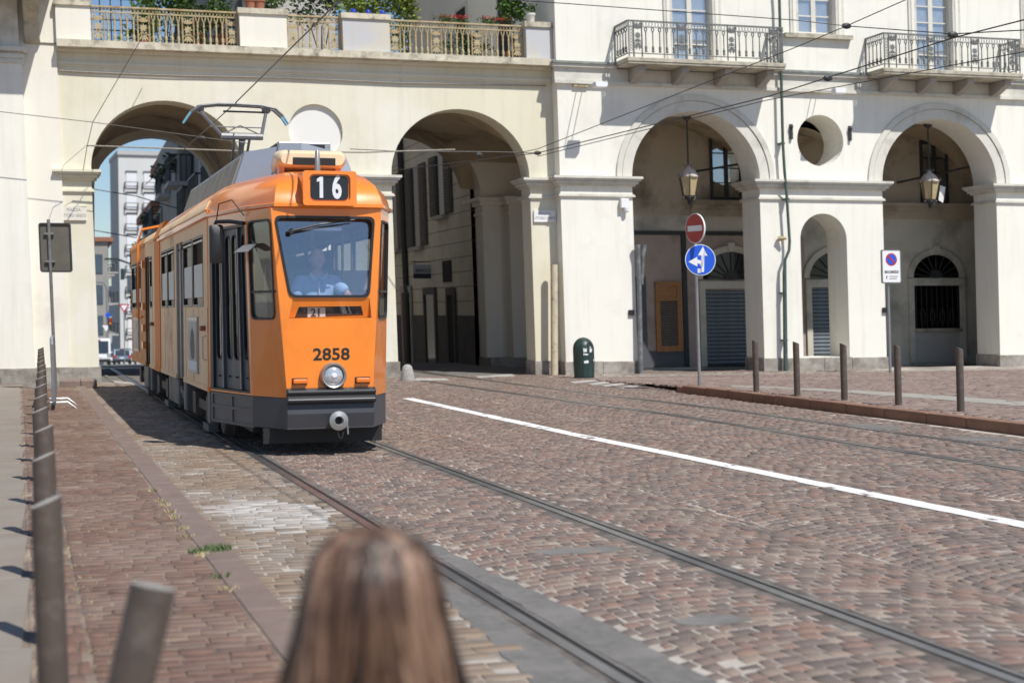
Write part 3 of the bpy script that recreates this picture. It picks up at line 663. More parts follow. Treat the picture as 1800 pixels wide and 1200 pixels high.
# wooden louvred board
bd = wroot('louvred_board', (15.05, YB - 0.07, 0.41), 'tall orange wooden frame with brown louvres on the arcade wall', 'shutter')
MB().wall([(14.70, 0.41), (15.42, 0.41), (15.42, 2.22), (14.70, 2.22)], [[(14.82, 0.55), (15.30, 0.55), (15.30, 1.72), (14.82, 1.72)], [(14.82, 1.80), (15.30, 1.80), (15.30, 2.10), (14.82, 2.10)]], YB - 0.11, YB - 0.055).build('frame', 'wood_orange', bd)
MB().box(14.82, 15.30, YB - 0.08, YB - 0.06, 1.80, 2.10).build('top_panel', 'wood_orange', bd)
for k in range(20):
    z = 0.555 + k * 0.0583; MB().prism([(YB - 0.10, z), (YB - 0.06, z + 0.03), (YB - 0.06, z + 0.05), (YB - 0.10, z + 0.02)], 14.82, 15.30, 'yz').build('louvre_slat', 'shutter_brown', bd)
# small black number plates and wall hooks, camera box, spotlights
for x, y_, z in ((17.02, F - 0.02, 5.78), (18.60, F - 0.02, 5.78)):
    e = MB().box(x - 0.03, x + 0.03, y_ - 0.05, y_ + 0.02, z - 0.2, z + 0.16).ball((x, y_ - 0.05, z + 0.1), 0.05, 6, 4).build('wall_hook', 'iron_dark', arcade)
# ---------------------------------------------------------------- gateway bridge with terrace
gate = wroot('gateway_bridge', (5.6, B, 0), 'cream gateway with two round arches carrying a planted terrace')
G1, G2 = (0.70, 3.96), (7.25, 10.52); GZ = 4.57
outer = [(0.095, 0.0)] + archpts(*G1, GZ, 1.53) + archpts(*G2, GZ, 1.545) + [(11.128, 0.0), (11.128, 7.13), (0.095, 7.13)]
MB().wall(outer, [circ(5.57, 5.52, 0.605, 40)], B, B + 0.7).build('wall', 'plaster_cream', gate)
mat('plaster_bright', (0.76, 0.75, 0.71), 0.85, 0.02, 1)
MB().prism(circ(5.57, 5.52, 0.64, 40), B + 0.085, B + 0.3).build('blind_roundel', 'plaster_bright', gate)
# passage 1 and 2
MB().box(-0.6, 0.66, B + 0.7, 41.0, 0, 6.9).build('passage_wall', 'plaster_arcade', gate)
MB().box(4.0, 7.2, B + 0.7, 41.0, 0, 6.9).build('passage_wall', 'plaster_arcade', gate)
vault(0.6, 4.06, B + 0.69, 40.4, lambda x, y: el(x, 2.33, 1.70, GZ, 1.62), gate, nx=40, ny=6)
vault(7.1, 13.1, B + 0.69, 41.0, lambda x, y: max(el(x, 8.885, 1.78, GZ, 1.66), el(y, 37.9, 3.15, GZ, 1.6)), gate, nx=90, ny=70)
MB().wall([(-0.6, 0)] + archpts(0.72, 4.0, 4.5, 1.46)[0:1] + arc(2.40, 4.62, 1.52, 180, 0, 24, 1.42) + [(3.92, 0.0), (7.3, 0)] + [(7.45, 0)] + arc(9.27, 4.6, 1.80, 180, 0, 24, 1.72) + [(11.07, 0), (13.2, 0), (13.2, 7.1), (-0.6, 7.1)], [], 40.4, 41.1).build('rear_wall', 'plaster_ivory', gate)
m = MB(); m.box(11.08, 11.62, 40.35, 41.9, 0, 4.1); m.box(11.70, 13.2, 39.9, 41.0, 0, 4.1); m.build('passage_pier', 'plaster_ivory', gate)
for x0, x1, y0, y1 in ((11.08, 11.62, 40.35, 41.9), (11.70, 13.0, 39.9, 41.0)):
    b = MB()
    for z0, z1, p in ((4.1, 4.17, 0.05), (4.36, 4.48, 0.09), (4.48, 4.58, 0.16)): b.box(x0 - p, x1 + p, y0 - p, y1, z0, z1)
    b.box(x0, x1, y0, y1, 4.17, 4.36); b.build('impost', 'plaster_ivory', gate)
MB().box(11.05, 13.2, 39.85, 42, -0.05, 0.22).build('plinth', 'plinth_stone', gate)
for x0, x1 in ((0.12, 0.70), (3.96, 7.25), (10.52, 11.10)):
    im = impost(x0, x1, B, B + 0.7, gate, 'plaster_cream' if x0 < 1 else 'plaster_trim', 4.10)
plinth(0.13, 0.70, B, B + 0.7, gate, 0.36, 0.04); plinth(3.96, 7.25, B, B + 0.7, gate, 0.36, 0.04); plinth(10.52, 11.06, B, B + 0.7, gate, 0.32, 0.03)
m = MB(); m.box(0.1, 11.1, B - 0.06, B + 0.02, 6.80, 6.86); m.box(0.1, 11.1, B - 0.03, B + 0.02, 6.76, 6.80); m.box(0.1, 11.1, B - 0.12, B + 0.02, 7.06, 7.13); m.build('frieze_moulding', 'plaster_cream', gate)
mat('terrace_edge', (0.60, 0.545, 0.42), 0.85, 0.16, 3, 0.2, 30, col2=(0.20, 0.18, 0.14), c2amt=0.45, c2scale=4, streak=0.3)
MB().box(0.1, 11.12, B - 0.36, B + 0.8, 7.132, 7.285).build('cornice', 'terrace_edge', gate)
MB().box(-0.6, 11.13, B + 0.8, 41, 7.12, 7.24).build('terrace_floor', 'terrace_edge', gate)
# pedestals
PED = [(0.10, 0.81, 'plaster_ivory'), (3.95, 4.98, 'plaster_ivory'), (6.22, 7.28, 'plaster_patch'), (10.48, 11.12, 'plaster_patch')]
mat('plaster_patch', (0.62, 0.55, 0.38), 0.85, 0.06, 1.2, 0.1, 30, col2=(0.52, 0.52, 0.53), c2amt=1.0, c2scale=1.1, streak=0.2)
for a, b, mm in PED:
    o = MB().box(a, b, B - 0.22, B + 0.42, 7.285, 8.02).build('pedestal', mm, gate)
    MB().box(a - 0.035, b + 0.035, B - 0.265, B + 0.46, 8.021, 8.14).build('pedestal_cap', 'terrace_edge', o)
# terrace railings
def tbal():
    h = 0.62; b = MB(); b.lathe([(0.020, 0), (0.034, 0.02), (0.022, 0.05), (0.033, 0.08), (0.030, 0.14), (0.018, 0.17), (0.020, 0.36), (0.026, 0.40), (0.021, 0.43), (0.028, 0.50)], (0, 0, 0), 6)
    for s in (-1, 1): b.tube([(0, 0, 0.47), (s * 0.026, 0, 0.53), (s * 0.042, 0, 0.62)], 0.014, 4)
    return b.build('baluster', 'iron_sand')
tb = tbal(); to = ornament_mesh('iron_sand', 0.24, 0.60, 1.5); ust = {'b': False, 'o': False}
for (x0, x1, seq) in ((0.83, 3.94, 'o5o5o5o'), (5.0, 6.2, 'o4o'), (7.3, 10.46, 'o5o5o5o')):
    yR = B - 0.02; z0 = 7.32; r = MB(); r.box(x0, x1, yR - 0.025, yR + 0.025, 8.045, 8.08); r.box(x0, x1, yR - 0.015, yR + 0.015, 7.935, 7.955); r.box(x0, x1, yR - 0.015, yR + 0.015, z0 - 0.01, z0 + 0.012)
    frieze(r, (x0, yR), (x1, yR), 7.955, 8.045, int((x1 - x0) / 0.075)); rl = r.build('terrace_railing', 'iron_sand', gate)
    no = seq.count('o'); nb = sum(int(c) for c in seq if c != 'o'); unit = (x1 - x0 - no * 0.28) / nb; x = x0
    for ch in seq:
        if ch == 'o': place(to, rl, (x + 0.14, yR, z0 + 0.01), ust['o']); ust['o'] = True; x += 0.28
        else:
            for k in range(int(ch)): place(tb, rl, (x + unit * (k + 0.5), yR, z0), ust['b']); ust['b'] = True
            x += unit * int(ch)
    MB().box(x0 - 0.02, x1 + 0.02, yR - 0.14, yR + 0.1, 7.288, 7.308).build('zinc_flashing', 'galvanised', rl)
# ---------------------------------------------------------------- left corner building
lb = wroot('corner_building', (-3, F, 0), 'ivory corner building with a wide pilaster at the left edge')
MB().box(-9, 0.094, B - 0.08, 42, 0, 13).build('wall', 'plaster_ivory', lb)
MB().box(-9, -0.62, B - 0.32, B - 0.081, 0, 6.74).build('pilaster', 'plaster_white', lb)
m = MB()
for z0, z1, p in ((6.74, 6.83, 0.04), (6.835, 6.93, 0.06), (6.98, 7.07, 0.12)): m.box(-9, -0.62 + p, B - 0.32 - p, B - 0.081, z0, z1)
m.box(-9, -0.60, B - 0.33, B - 0.081, 6.93, 6.98); m.box(-9, -0.66, B - 0.30, B - 0.081, 7.07, 8.1); m.build('capital', 'plaster_trim', lb)
plinth(-3.5, -0.62, B - 0.32, B - 0.1, lb, 0.36, 0.03); MB().box(-0.60, 0.12, B - 0.11, B, -0.1, 0.36).build('plinth_block', 'plinth_stone', lb)
bl = MB().box(-7, 0.02, B - 1.75, B - 0.06, 8.22, 8.36).build('balcony', 'slab_stone', lb)
for x in (-0.55, -2.6): bevel(MB().prism([(B - 0.06, 7.18), (B - 0.25, 7.25), (B - 0.40, 7.62), (B - 0.95, 7.95), (B - 1.1, 8.22), (B - 0.06, 8.22)], x, x + 0.32, 'yz').build('corbel', 'slab_stone', bl), 0.02, 1)
# ================================================================ TRAM
def text_obj(s, size, m, parent, loc, rot=(R(90), 0, 0), bold=0.0, sx=1.0, ext=0.002, name='lettering', align='CENTER'):
    cu = bpy.data.curves.new(name, 'FONT'); cu.body = s; cu.size = size; cu.align_x = align; cu.align_y = 'CENTER'; cu.extrude = ext; cu.offset = bold; cu.resolution_u = 3
    t = bpy.data.objects.new(name, cu); COL.objects.link(t); bpy.context.view_layer.update()
    me = bpy.data.meshes.new_from_object(t.evaluated_get(bpy.context.evaluated_depsgraph_get())); bpy.data.objects.remove(t); bpy.data.curves.remove(cu)
    M4 = Matrix.Translation(loc) @ Matrix.Rotation(rot[2], 4, 'Z') @ Matrix.Rotation(rot[1], 4, 'Y') @ Matrix.Rotation(rot[0], 4, 'X') @ Matrix.Diagonal((sx, 1, 1, 1)); me.transform(M4)
    me.materials.clear(); me.materials.append(MATS[m]); me.name = name; o = bpy.data.objects.new(name, me); COL.objects.link(o)
    if parent is not None:
        o.parent = parent
        if parent.type == 'EMPTY' and parent.get('wr'): o.matrix_parent_inverse = Matrix.Translation(-parent.location)
    return o
mat('tram_orange', (0.90, 0.245, 0.02), 0.34, 0.05, 2.5, 0.06, 5, coat=0.7, col2=(0.78, 0.215, 0.02), c2amt=0.3, c2scale=1.5, streak=0.16)
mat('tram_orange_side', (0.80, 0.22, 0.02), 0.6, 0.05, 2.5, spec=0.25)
mat('tram_cream', (0.92, 0.64, 0.37), 0.62, 0.05, 2, spec=0.25, col2=(0.55, 0.34, 0.19), c2amt=0.3, c2scale=1.2, streak=0.12)
mat('tram_cream_light', (0.78, 0.62, 0.40), 0.4, 0.04, 2, coat=0.3)
mat('tram_faded', (0.66, 0.28, 0.09), 0.62, 0.06, 2, spec=0.25)
mat('tram_grey', (0.085, 0.089, 0.10), 0.45, 0.1, 3, col2=(0.075, 0.07, 0.065), c2amt=0.3, c2scale=2)
mat('tram_charcoal', (0.052, 0.054, 0.062), 0.45, 0.1, 3)
mat('tram_skirt', (0.15, 0.15, 0.145), 0.6, 0.15, 3, col2=(0.12, 0.105, 0.09), c2amt=0.5, c2scale=3)
mat('roof_grey', (0.33, 0.36, 0.41), 0.5, 0.06, 2, metal=0.2)
mat('roof_panel', (0.24, 0.22, 0.18), 0.6, 0.12, 3)
mat('alu', (0.36, 0.36, 0.355), 0.42, 0.12, 5, metal=0.6)
mat('panto_steel', (0.17, 0.17, 0.17), 0.5, 0.15, 8, metal=0.4)
mat('alu_blue', (0.16, 0.36, 0.46), 0.5, 0.1, 6)
mat('lamp_amber', (0.75, 0.17, 0.01), 0.25, 0.05, 6, coat=0.6)
mat('lamp_glass', (0.62, 0.64, 0.66), 0.12, 0.25, 40, coat=1.0, metal=0.5)
mat('display_black', (0.022, 0.024, 0.028), 0.25, 0.1, 5); mat('digit_white', (0.72, 0.73, 0.74), 0.5, 0.05, 8)
mat('interior_grey', (0.10, 0.105, 0.11), 0.8, 0.1, 3); mat('interior_cream', (0.62, 0.60, 0.54), 0.8, 0.1, 3)
mat('paper', (0.75, 0.75, 0.75), 0.6, 0.03, 5); mat('poster_grey', (0.36, 0.36, 0.37), 0.5, 0.25, 4, col2=(0.14, 0.12, 0.11), c2amt=0.6, c2scale=2.5)
mat('door_red', (0.10, 0.055, 0.045), 0.5, 0.15, 4); mat('sticker_red', (0.28, 0.07, 0.03), 0.5, 0.1, 5)
mat('reflection_white', (0.80, 0.78, 0.68), 0.8, 0.05, 4)  # near-white standing for the reflection in the tram's side panes
glass('windscreen_glass', (0.97, 0.98, 0.99), 0.18, 0.02); glass('slit_glass', (0.9, 0.9, 0.9), 0.05, 0.03); glass('tram_glass', (0.62, 0.63, 0.61), 0.14, 0.02); glass('bevel_glass', (0.75, 0.75, 0.72), 0.18, 0.02)
tram = empty('tram', (2.672, 16.0, 0)); tag(tram, 'old orange articulated tram showing route 16 at the gateway', 'tram'); tram.rotation_euler.z = SL; RIGID.add(tram)
HW = 1.03
def segment(P0, P1, z0, z1, holes, m, name, parent, T0=None, T1=None, th=0.04, outer=None):
    """upright panel from plan point P0 to P1 (T0/T1: plan points at its top)"""
    P0, P1 = Vector(P0), Vector(P1); T0 = Vector(T0 or P0); T1 = Vector(T1 or P1); L = (P1 - P0).length
    nrm = Vector(((P1 - P0).y, -(P1 - P0).x)).normalized()
    c = (P0 + P1) / 2
    if nrm.dot(Vector((0, 6)) - c) < 0: nrm = -nrm
    def xf(p):
        f = p.x / L; k = (p.z - z0) / (z1 - z0); a = P0.lerp(P1, f); t = T0.lerp(T1, f); q = a.lerp(t, k) + nrm * p.y
        return Vector((q.x, q.y, p.z))
    b = MB(xf); b.wall(outer or [(0, z0), (L, z0), (L, z1), (0, z1)], holes, 0, th)
    o = b.build(name, m, parent); o['_'] = 1; del o['_']
    return o, xf, L
def pane(xf, loop, a, m, name, parent, th=0.006):
    b = MB(xf); b.wall(loop, [], a, a + th); return b.build(name, m, parent)
def gasket(xf, loop, wd, a, m, name, parent, proud=0.012):
    c = (sum(p[0] for p in loop) / len(loop), sum(p[1] for p in loop) / len(loop))
    hx = max(abs(p[0] - c[0]) for p in loop); hz = max(abs(p[1] - c[1]) for p in loop)
    inn = [(c[0] + (p[0] - c[0]) * (1 - wd / hx), c[1] + (p[1] - c[1]) * (1 - wd / hz)) for p in loop]
    b = MB(xf); b.wall(loop, [inn], a - proud, a + 0.02); return b.build(name, m, parent)
# --- front face
def rtrap(b0, b1, t0, t1, z0, z1, r, n=5):
    pts = [(b1, z0), (t1, z1), (t0, z1), (b0, z0)]; out = []
    for k, p in enumerate(pts):
        a = Vector(pts[k - 1]); c = Vector(pts[(k + 1) % 4]); p = Vector(p); d0 = (a - p).normalized() * r; d1 = (c - p).normalized() * r
        for j in range(n + 1):
            t = j / n; out.append(tuple((p + d0) * (1 - t) ** 2 + p * 2 * t * (1 - t) + (p + d1) * t ** 2))
    return out
ws = rtrap(-0.425, 0.43, -0.58, 0.495, 1.665, 2.52, 0.075); slit = [(-0.36, 1.455), (0.375, 1.475), (0.345, 1.575), (-0.32, 1.57)]
body = MB(); body.wall([(-0.455, 0.62), (0.455, 0.62), (0.50, 1.42), (0.565, 2.60), (-0.61, 2.60), (-0.51, 1.42)], [ws, [(-0.43, 1.45), (0.45, 1.45), (0.43, 1.655), (-0.39, 1.655)]], 0, 0.045)
front = body.build('front_panel', 'tram_orange', tram)
gasket(None, ws, 0.026, 0.0, 'rubber', 'windscreen_gasket', front, 0.016)
MB(lambda p: Vector((p.x, p.y + (p.z - 1.675) * 0.10, p.z))).wall(ws, [], 0.012, 0.02).build('windscreen', 'windscreen_glass', front)
# hooded recess round the slit window
rec = lambda p: Vector((p.x, p.y + 0.002 + (1.655 - p.z) * 0.30, p.z))
MB(rec).wall([(-0.43, 1.45), (0.45, 1.45), (0.43, 1.655), (-0.39, 1.655)], [slit], 0.0, 0.02).build('slit_recess', 'tram_orange', front)
MB(rec).wall(slit, [], 0.012, 0.016).build('slit_glass', 'slit_glass', front)
pc = MB().box(-0.22, -0.03, 0.080, 0.084, 1.455, 1.565).build('route_card', 'paper', front); text_obj('21', 0.115, 'ink', pc, (-0.13, 0.076, 1.505), bold=0.003)
MB().box(-0.42, 0.44, 0.10, 0.105, 1.40, 1.64).build('slit_backing', 'black', front); MB().box(-0.4, 0.4, 0.2, 0.21, 1.3, 1.66).build('dashboard', 'black', front)
# wiper and bar
wp = MB(); wp.tube([(-0.40, -0.03, 2.36), (-0.1, -0.045, 2.43), (0.27, -0.03, 2.485)], [0.014, 0.013, 0.006], 6); wp.lathe([(0.03, 0), (0.03, 0.03), (0.018, 0.04)], (-0.40, -0.04, 2.36), 10, 'y'); wp.build('wiper', 'rubber', front)
# number, lamps
text_obj('2858', 0.175, 'ink', front, (0.015, -0.003, 1.065), bold=0.003, sx=1.13)
hl = MB(); hl.lathe([(0.135, 0.03), (0.14, -0.05), (0.125, -0.085), (0.108, -0.075), (0.10, 0.0)], (0.025, 0.0, 0.845), 24, 'y'); h_ = hl.build('headlight', 'alu', tram, True)
lz = MB().lathe([(0.102, -0.055), (0.08, -0.078), (0.04, -0.088), (0.006, -0.09)], (0.025, 0.0, 0.845), 24, 'y').build('lens', 'lamp_glass', h_, True)
MB().lathe([(0.03, -0.089), (0.02, -0.1), (0.004, -0.102)], (0.025, 0.0, 0.845), 12, 'y').build('bulb_cap', 'digit_white', h_, True)
for u in (-0.325, 0.345):
    b_ = bevel(MB().box(u - 0.075, u + 0.075, -0.055, 0.0, 0.765, 0.815).build('indicator', 'lamp_amber', tram), 0.012, 2); MB().box(u - 0.08, u + 0.08, -0.012, 0.0, 0.757, 0.8249).build('bezel', 'rubber', b_)
# --- bevels beside the front face
def bev(s):
    P0, P1 = (s * 0.455, 0.0), (s * 0.735, 0.60); T0, T1 = ((0.565 if s > 0 else -0.61), 0.0), (s * 0.785, 0.60); L = math.dist(P0, P1)
    wl = rtrap(0.10, L - 0.05, 0.03, L - 0.05, 1.435, 2.49, 0.085)
    o, xf, L = segment(P0, P1, 0.62, 2.60, [wl], 'tram_orange', 'bevel_panel', tram, T0, T1)
    gasket(xf, wl, 0.022, 0, 'rubber', 'window_gasket', o); pane(xf, wl, 0.012, 'bevel_glass', 'cab_window', o)
    b = MB(xf); b.box(0.05, L - 0.05, -0.008, 0.02, 1.72, 1.745); b.build('mullion', 'rubber', o)
    b = MB(xf); b.box(0.30, L - 0.06, 0.02, 0.03, 1.47, 1.70); b.build('cab_card', 'interior_cream', o)
    if s < 0:
        b = MB(xf); b.poly([(0.36, -0.02, 2.24), (L + 0.02, -0.02, 2.24), (L + 0.02, -0.16, 2.15), (0.36, -0.14, 2.15)]); b.poly([(0.36, -0.022, 2.244), (L + 0.02, -0.022, 2.244), (L + 0.02, -0.162, 2.154), (0.36, -0.142, 2.154)]); b.build('window_visor', 'alu', o, fix=False)
bev(-1); bev(1)
# --- door segments
def doorseg():
    P0, P1 = (-0.735, 0.60), (-HW, 1.90); T0, T1 = (-0.785, 0.60), (-HW, 1.90); L = math.dist(P0, P1)
    o, xf, L = segment(P0, P1, 0.62, 2.60, [[(0.05, 0.64), (L - 0.02, 0.64), (L - 0.02, 2.47), (0.05, 2.47)]], 'tram_orange', 'door_portal', tram, T0, T1)
    b = MB(xf); b.wall([(0.052, 0.642), (L - 0.022, 0.642), (L - 0.022, 2.468), (0.052, 2.468)], [[(0.09, 0.66), (L - 0.12, 0.66), (L - 0.12, 2.44), (0.09, 2.44)]], 0.0, 0.05); fr = b.build('door_frame', 'rubber', tram)
    n_ = 4; x0 = 0.09; wdt = (L - 0.21) / n_
    for k in range(n_):
        a = x0 + k * wdt + 0.006; c = a + wdt - 0.012; off = 0.03 if k % 2 else 0.05
        wl = rrect(a + 0.045, c - 0.045, 0.98, 2.38, 0.085, 5)
        b = MB(xf); b.wall([(a, 0.665), (c, 0.665), (c, 2.438), (a, 2.438)], [wl], off, off + 0.03); lf = b.build('door', 'tram_grey', tram)
        pane(xf, wl, off + 0.012, 'tram_glass', 'door_glass', lf); gasket(xf, wl, 0.014, off, 'rubber', 'glass_gasket', lf, 0.006)
        b = MB(xf); b.box(a - 0.006, a + 0.012, off - 0.012, off - 0.001, 0.67, 2.43); b.build('hinge_strip', 'alu', lf)
        b = MB(xf); b.cbox(((a + c) / 2, off - 0.012, 0.80), (0.03, 0.02, 0.02)); b.build('door_stop', 'rubber', lf)
    # step panel
    b = MB(xf); b.wall([(0.02, 0.27), (L, 0.27), (L, 0.61), (0.02, 0.61)], [[(0.07, 0.30), (L / 2 - 0.02, 0.30), (L / 2 - 0.02, 0.44), (0.07, 0.44)], [(L / 2 + 0.02, 0.30), (L - 0.06, 0.30), (L - 0.06, 0.44), (L / 2 + 0.02, 0.44)], [(0.07, 0.47), (L / 2 - 0.02, 0.47), (L / 2 - 0.02, 0.585), (0.07, 0.585)], [(L / 2 + 0.02, 0.47), (L - 0.06, 0.47), (L - 0.06, 0.585), (L / 2 + 0.02, 0.585)]], 0.01, 0.05); st = b.build('step_panel', 'tram_grey', tram)
    b = MB(xf); b.box(0.03, L - 0.01, 0.022, 0.06, 0.28, 0.60); b.build('step_back', 'tram_grey', st)
    b = MB(xf); b.box(0.0, L, 0.0, 0.05, 2.505, 2.525); b.build('gutter', 'alu', tram)
    return xf, L
doorseg()
o, xf, L = segment((0.735, 0.60), (HW, 1.90), 0.62, 2.60, [rrect(0.1, 1.2, 1.45, 2.45, 0.06)], 'tram_orange', 'side_panel', tram, (0.785, 0.60), (HW, 1.90)); pane(xf, rrect(0.1, 1.2, 1.45, 2.45, 0.06), 0.012, 'tram_glass', 'window_glass', o)
# --- long sides
VS = [(1.90, 2.06, 'tram_orange_side', [], 'corner_post'), (2.06, 4.78, 'tram_cream', [(2.46, 3.55), (3.62, 4.72)], 'side_panel'), (5.76, 8.2, 'tram_cream', [(5.98, 6.95), (7.02, 8.0)], 'side_panel'), (8.2, 9.15, 'tram_orange_side', [], 'articulation_panel'), (9.15, 10.35, 'tram_cream', [(9.75, 10.2)], 'side_panel'), (11.2, 14.6, 'tram_faded', [(12.1, 13.2), (13.27, 14.4)], 'side_panel')]
for s in (-1, 1):
    for v0, v1, mm, wins, nm in VS:
        hw = HW + (0.015 if 'artic' in nm else 0); hs = [rrect(a - v0, b - v0, 1.585, 2.44, 0.04, 3) for a, b in wins]
        o, xf, L = segment((s * hw, v0), (s * hw, v1), 0.60, 2.70, hs, mm, nm, tram)
        for (a, b), hle in zip(wins, hs):
            gasket(xf, hle, 0.03, 0, 'rubber', 'window_frame', o, 0.006); pane(xf, hle, 0.02, 'tram_glass', 'window_glass', o)
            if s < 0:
                bb = MB(xf); bb.box(a - v0 + 0.10, b - v0 - 0.06, 0.004, 0.012, 1.70, 2.10 if v0 < 9 else 1.95); bb.build('painted_reflection', 'reflection_white', o)  # pale panel added as a painted reflection on the lower pane
                bb = MB(xf); bb.box(a - v0 + 0.03, b - v0 - 0.03, -0.004, 0.015, 2.36, 2.385); bb.build('window_bar', 'alu', o)
        MB(xf).box(0, L, -0.012, 0.0, 0.60, 0.66).build('sill_moulding', mm, o); MB(xf).box(0, L, -0.015, 0.0, 2.66, 2.70).build('eaves_moulding', mm, o)
    for v0, v1 in ((4.78, 5.76), (10.35, 11.2)):      # middle doors
        o, xf, L = segment((s * (HW - 0.03), v0), (s * (HW - 0.03), v1), 0.62, 2.46, [rrect(0.08 + k * L / 2, L / 2 - 0.06 + k * L / 2, 1.0, 2.36, 0.05, 3) for k in (0, 1)], 'door_red', 'middle_door', tram)
        for k in (0, 1): pane(xf, rrect(0.08 + k * L / 2, L / 2 - 0.06 + k * L / 2, 1.0, 2.36, 0.05, 3), 0.015, 'tram_glass', 'door_glass', o)
        bb = MB(xf)
        for x in (0.0, L / 2 - 0.02, L - 0.04): bb.box(x, x + 0.04, -0.02, 0.0, 0.62, 2.46)
        bb.build('door_bars', 'alu' if v0 < 6 else 'rubber', o)
        segment((s * HW, v0), (s * HW, v1), 2.46, 2.70, [], 'tram_cream', 'door_header', tram)
# joints of the side sheets
for v in (2.07, 3.58, 4.5, 6.4, 7.5, 9.7, 12.0, 13.3): MB().box(-HW - 0.003, -HW - 0.0005, v - 0.004, v + 0.004, 0.67, 1.57).build('panel_joint', 'tram_grey', tram)
# poster, side fittings
ps = MB().box(-HW - 0.022, -HW - 0.001, 3.0, 4.05, 0.77, 1.46).build('poster', 'alu', tram); MB().box(-HW - 0.027, -HW - 0.0222, 3.05, 4.0, 0.92, 1.41).build('poster_picture', 'poster_grey', ps); MB().box(-HW - 0.027, -HW - 0.0222, 3.05, 4.0, 0.80, 0.915).build('poster_caption', 'paper', ps)
bq = MB(); P = [(3.30, 0.95), (3.25, 1.1), (3.32, 1.25), (3.48, 1.32), (3.66, 1.27), (3.72, 1.12), (3.66, 0.98), (3.5, 0.93)]; bq.prism(P, -HW - 0.030, -HW - 0.0272, 'yz'); bq.build('poster_figure', 'shutter_brown', ps)
ps2 = MB().box(-HW - 0.022, -HW - 0.001, 12.6, 13.9, 0.8, 1.42).build('poster', 'alu', tram); MB().box(-HW - 0.027, -HW - 0.0222, 12.65, 13.85, 0.85, 1.38).build('poster_picture', 'poster_grey', ps2)
for v in (2.35, 9.55): bevel(MB().box(-HW - 0.06, -HW - 0.001, v - 0.07, v + 0.07, 1.30, 1.36).build('side_indicator', 'sticker_red', tram), 0.012, 1)
MB().tube([(-HW - 0.001, 2.22, 1.24), (-HW - 0.04, 2.22, 1.23), (-HW - 0.04, 2.22, 0.97), (-HW - 0.001, 2.22, 0.96)], 0.008, 5).build('handle', 'alu', tram)
for z in (2.35, 1.62, 1.25, 0.95): MB().box(-HW - 0.05, -HW - 0.001, 11.25, 11.45, z - 0.06, z + 0.06).build('hinge', 'tram_orange', tram)
MB().tube([(-HW - 0.02, 11.5, 1.45), (-HW - 0.10, 11.45, 1.4), (-HW - 0.1, 11.4, 2.72), (-HW - 0.04, 11.3, 2.95), (-0.6, 11.2, 3.05)], 0.02, 6).build('cable_hose', 'tram_orange', tram)
# --- roof
def outline(off):
    L = [(-HW - 0.02, 8.3), (-HW - 0.02, 1.95), (-0.95, 1.55), (-0.80, 0.62), (-0.57, 0.0), (-0.30, -0.035), (0.30, -0.035), (0.57, 0.0), (0.80, 0.62), (0.95, 1.55), (HW + 0.02, 1.95), (HW + 0.02, 8.3)]
    out = []
    for x, y in L:
        k = max(0.0, 1 - off / 1.1); fx = x * k if abs(x) > 0.31 else x * max(0.45, k)
        out.append((fx, y + (off * 1.35 if y < 1.0 else off * 0.35 if y < 1.9 else 0)))
    return out
rings = []
for off, z in ((0.0, 2.60), (-0.02, 2.615), (-0.02, 2.645), (0.0, 2.655), (0.015, 2.72), (0.06, 2.81), (0.13, 2.89), (0.23, 2.96), (0.36, 3.01), (0.52, 3.04)): rings.append([(x, y, z) for x, y in outline(off)])
dm = MB(); dm.loft(rings); MB_front_roof = dm.build('front_roof', 'tram_orange', tram, True)
# side roof slopes behind (cream edge, grey panels)
for v0, v1, mm in ((1.96, 8.2, 'tram_cream'), (9.15, 11.2, 'tram_cream'), (11.2, 14.6, 'tram_faded')):
    b = MB(); prof = [(-HW - 0.025, 2.70), (-HW + 0.02, 2.80), (-HW + 0.16, 2.89), (-0.6, 2.97), (0.6, 2.97), (HW - 0.16, 2.89), (HW - 0.02, 2.80), (HW + 0.025, 2.70)]
    b.loft([[(x, v0, z) for x, z in prof], [(x, v1, z) for x, z in prof]]); b.build('roof', mm, tram, True)
b = MB(); b.loft([[(x, v, z) for x, z in [(-HW - 0.02, 2.70), (-HW + 0.08, 2.93), (0, 3.0), (HW - 0.08, 2.93), (HW + 0.02, 2.70)]] for v in (8.2, 9.15)]); b.build('articulation_roof', 'tram_orange_side', tram)
# prow shaped fairing
b = MB(); bot = [(-0.74, 8.0, 2.9), (-0.74, 2.0, 2.9), (0, 1.45, 2.98), (0.78, 2.0, 2.9), (0.78, 8.0, 2.9)]; top = [(-0.57, 8.0, 3.39), (-0.57, 2.12, 3.39), (0, 1.60, 3.46), (0.62, 2.12, 3.39), (0.62, 8.0, 3.39)]
b.loft([bot, top]); fa = b.build('roof_fairing', 'roof_grey', tram)
for k in range(8):
    v = 2.25 + k * 0.7; MB().poly([(-0.715, v, 2.96), (-0.715, v + 0.66, 2.96), (-0.585, v + 0.66, 3.30), (-0.585, v, 3.30)]) if False else None
    b = MB(); b.loft([[(-0.748, v, 2.93), (-0.748, v + 0.66, 2.93), (-0.69, v + 0.66, 2.93), (-0.69, v, 2.93)], [(-0.604, v, 3.34), (-0.604, v + 0.66, 3.34), (-0.56, v + 0.66, 3.34), (-0.56, v, 3.34)]]); b.build('fairing_panel', 'roof_panel', fa)
bx_ = bevel(MB().box(-0.16, 0.47, 2.25, 3.4, 3.36, 3.54).build('roof_box', 'alu', tram), 0.015, 2)
MB().box(0.12, 0.40, 2.243, 2.249, 3.455, 3.51).build('vent_grille', 'black', bx_); MB().box(-0.17, -0.161, 2.35, 3.3, 3.40, 3.52).build('side_opening', 'black', bx_)
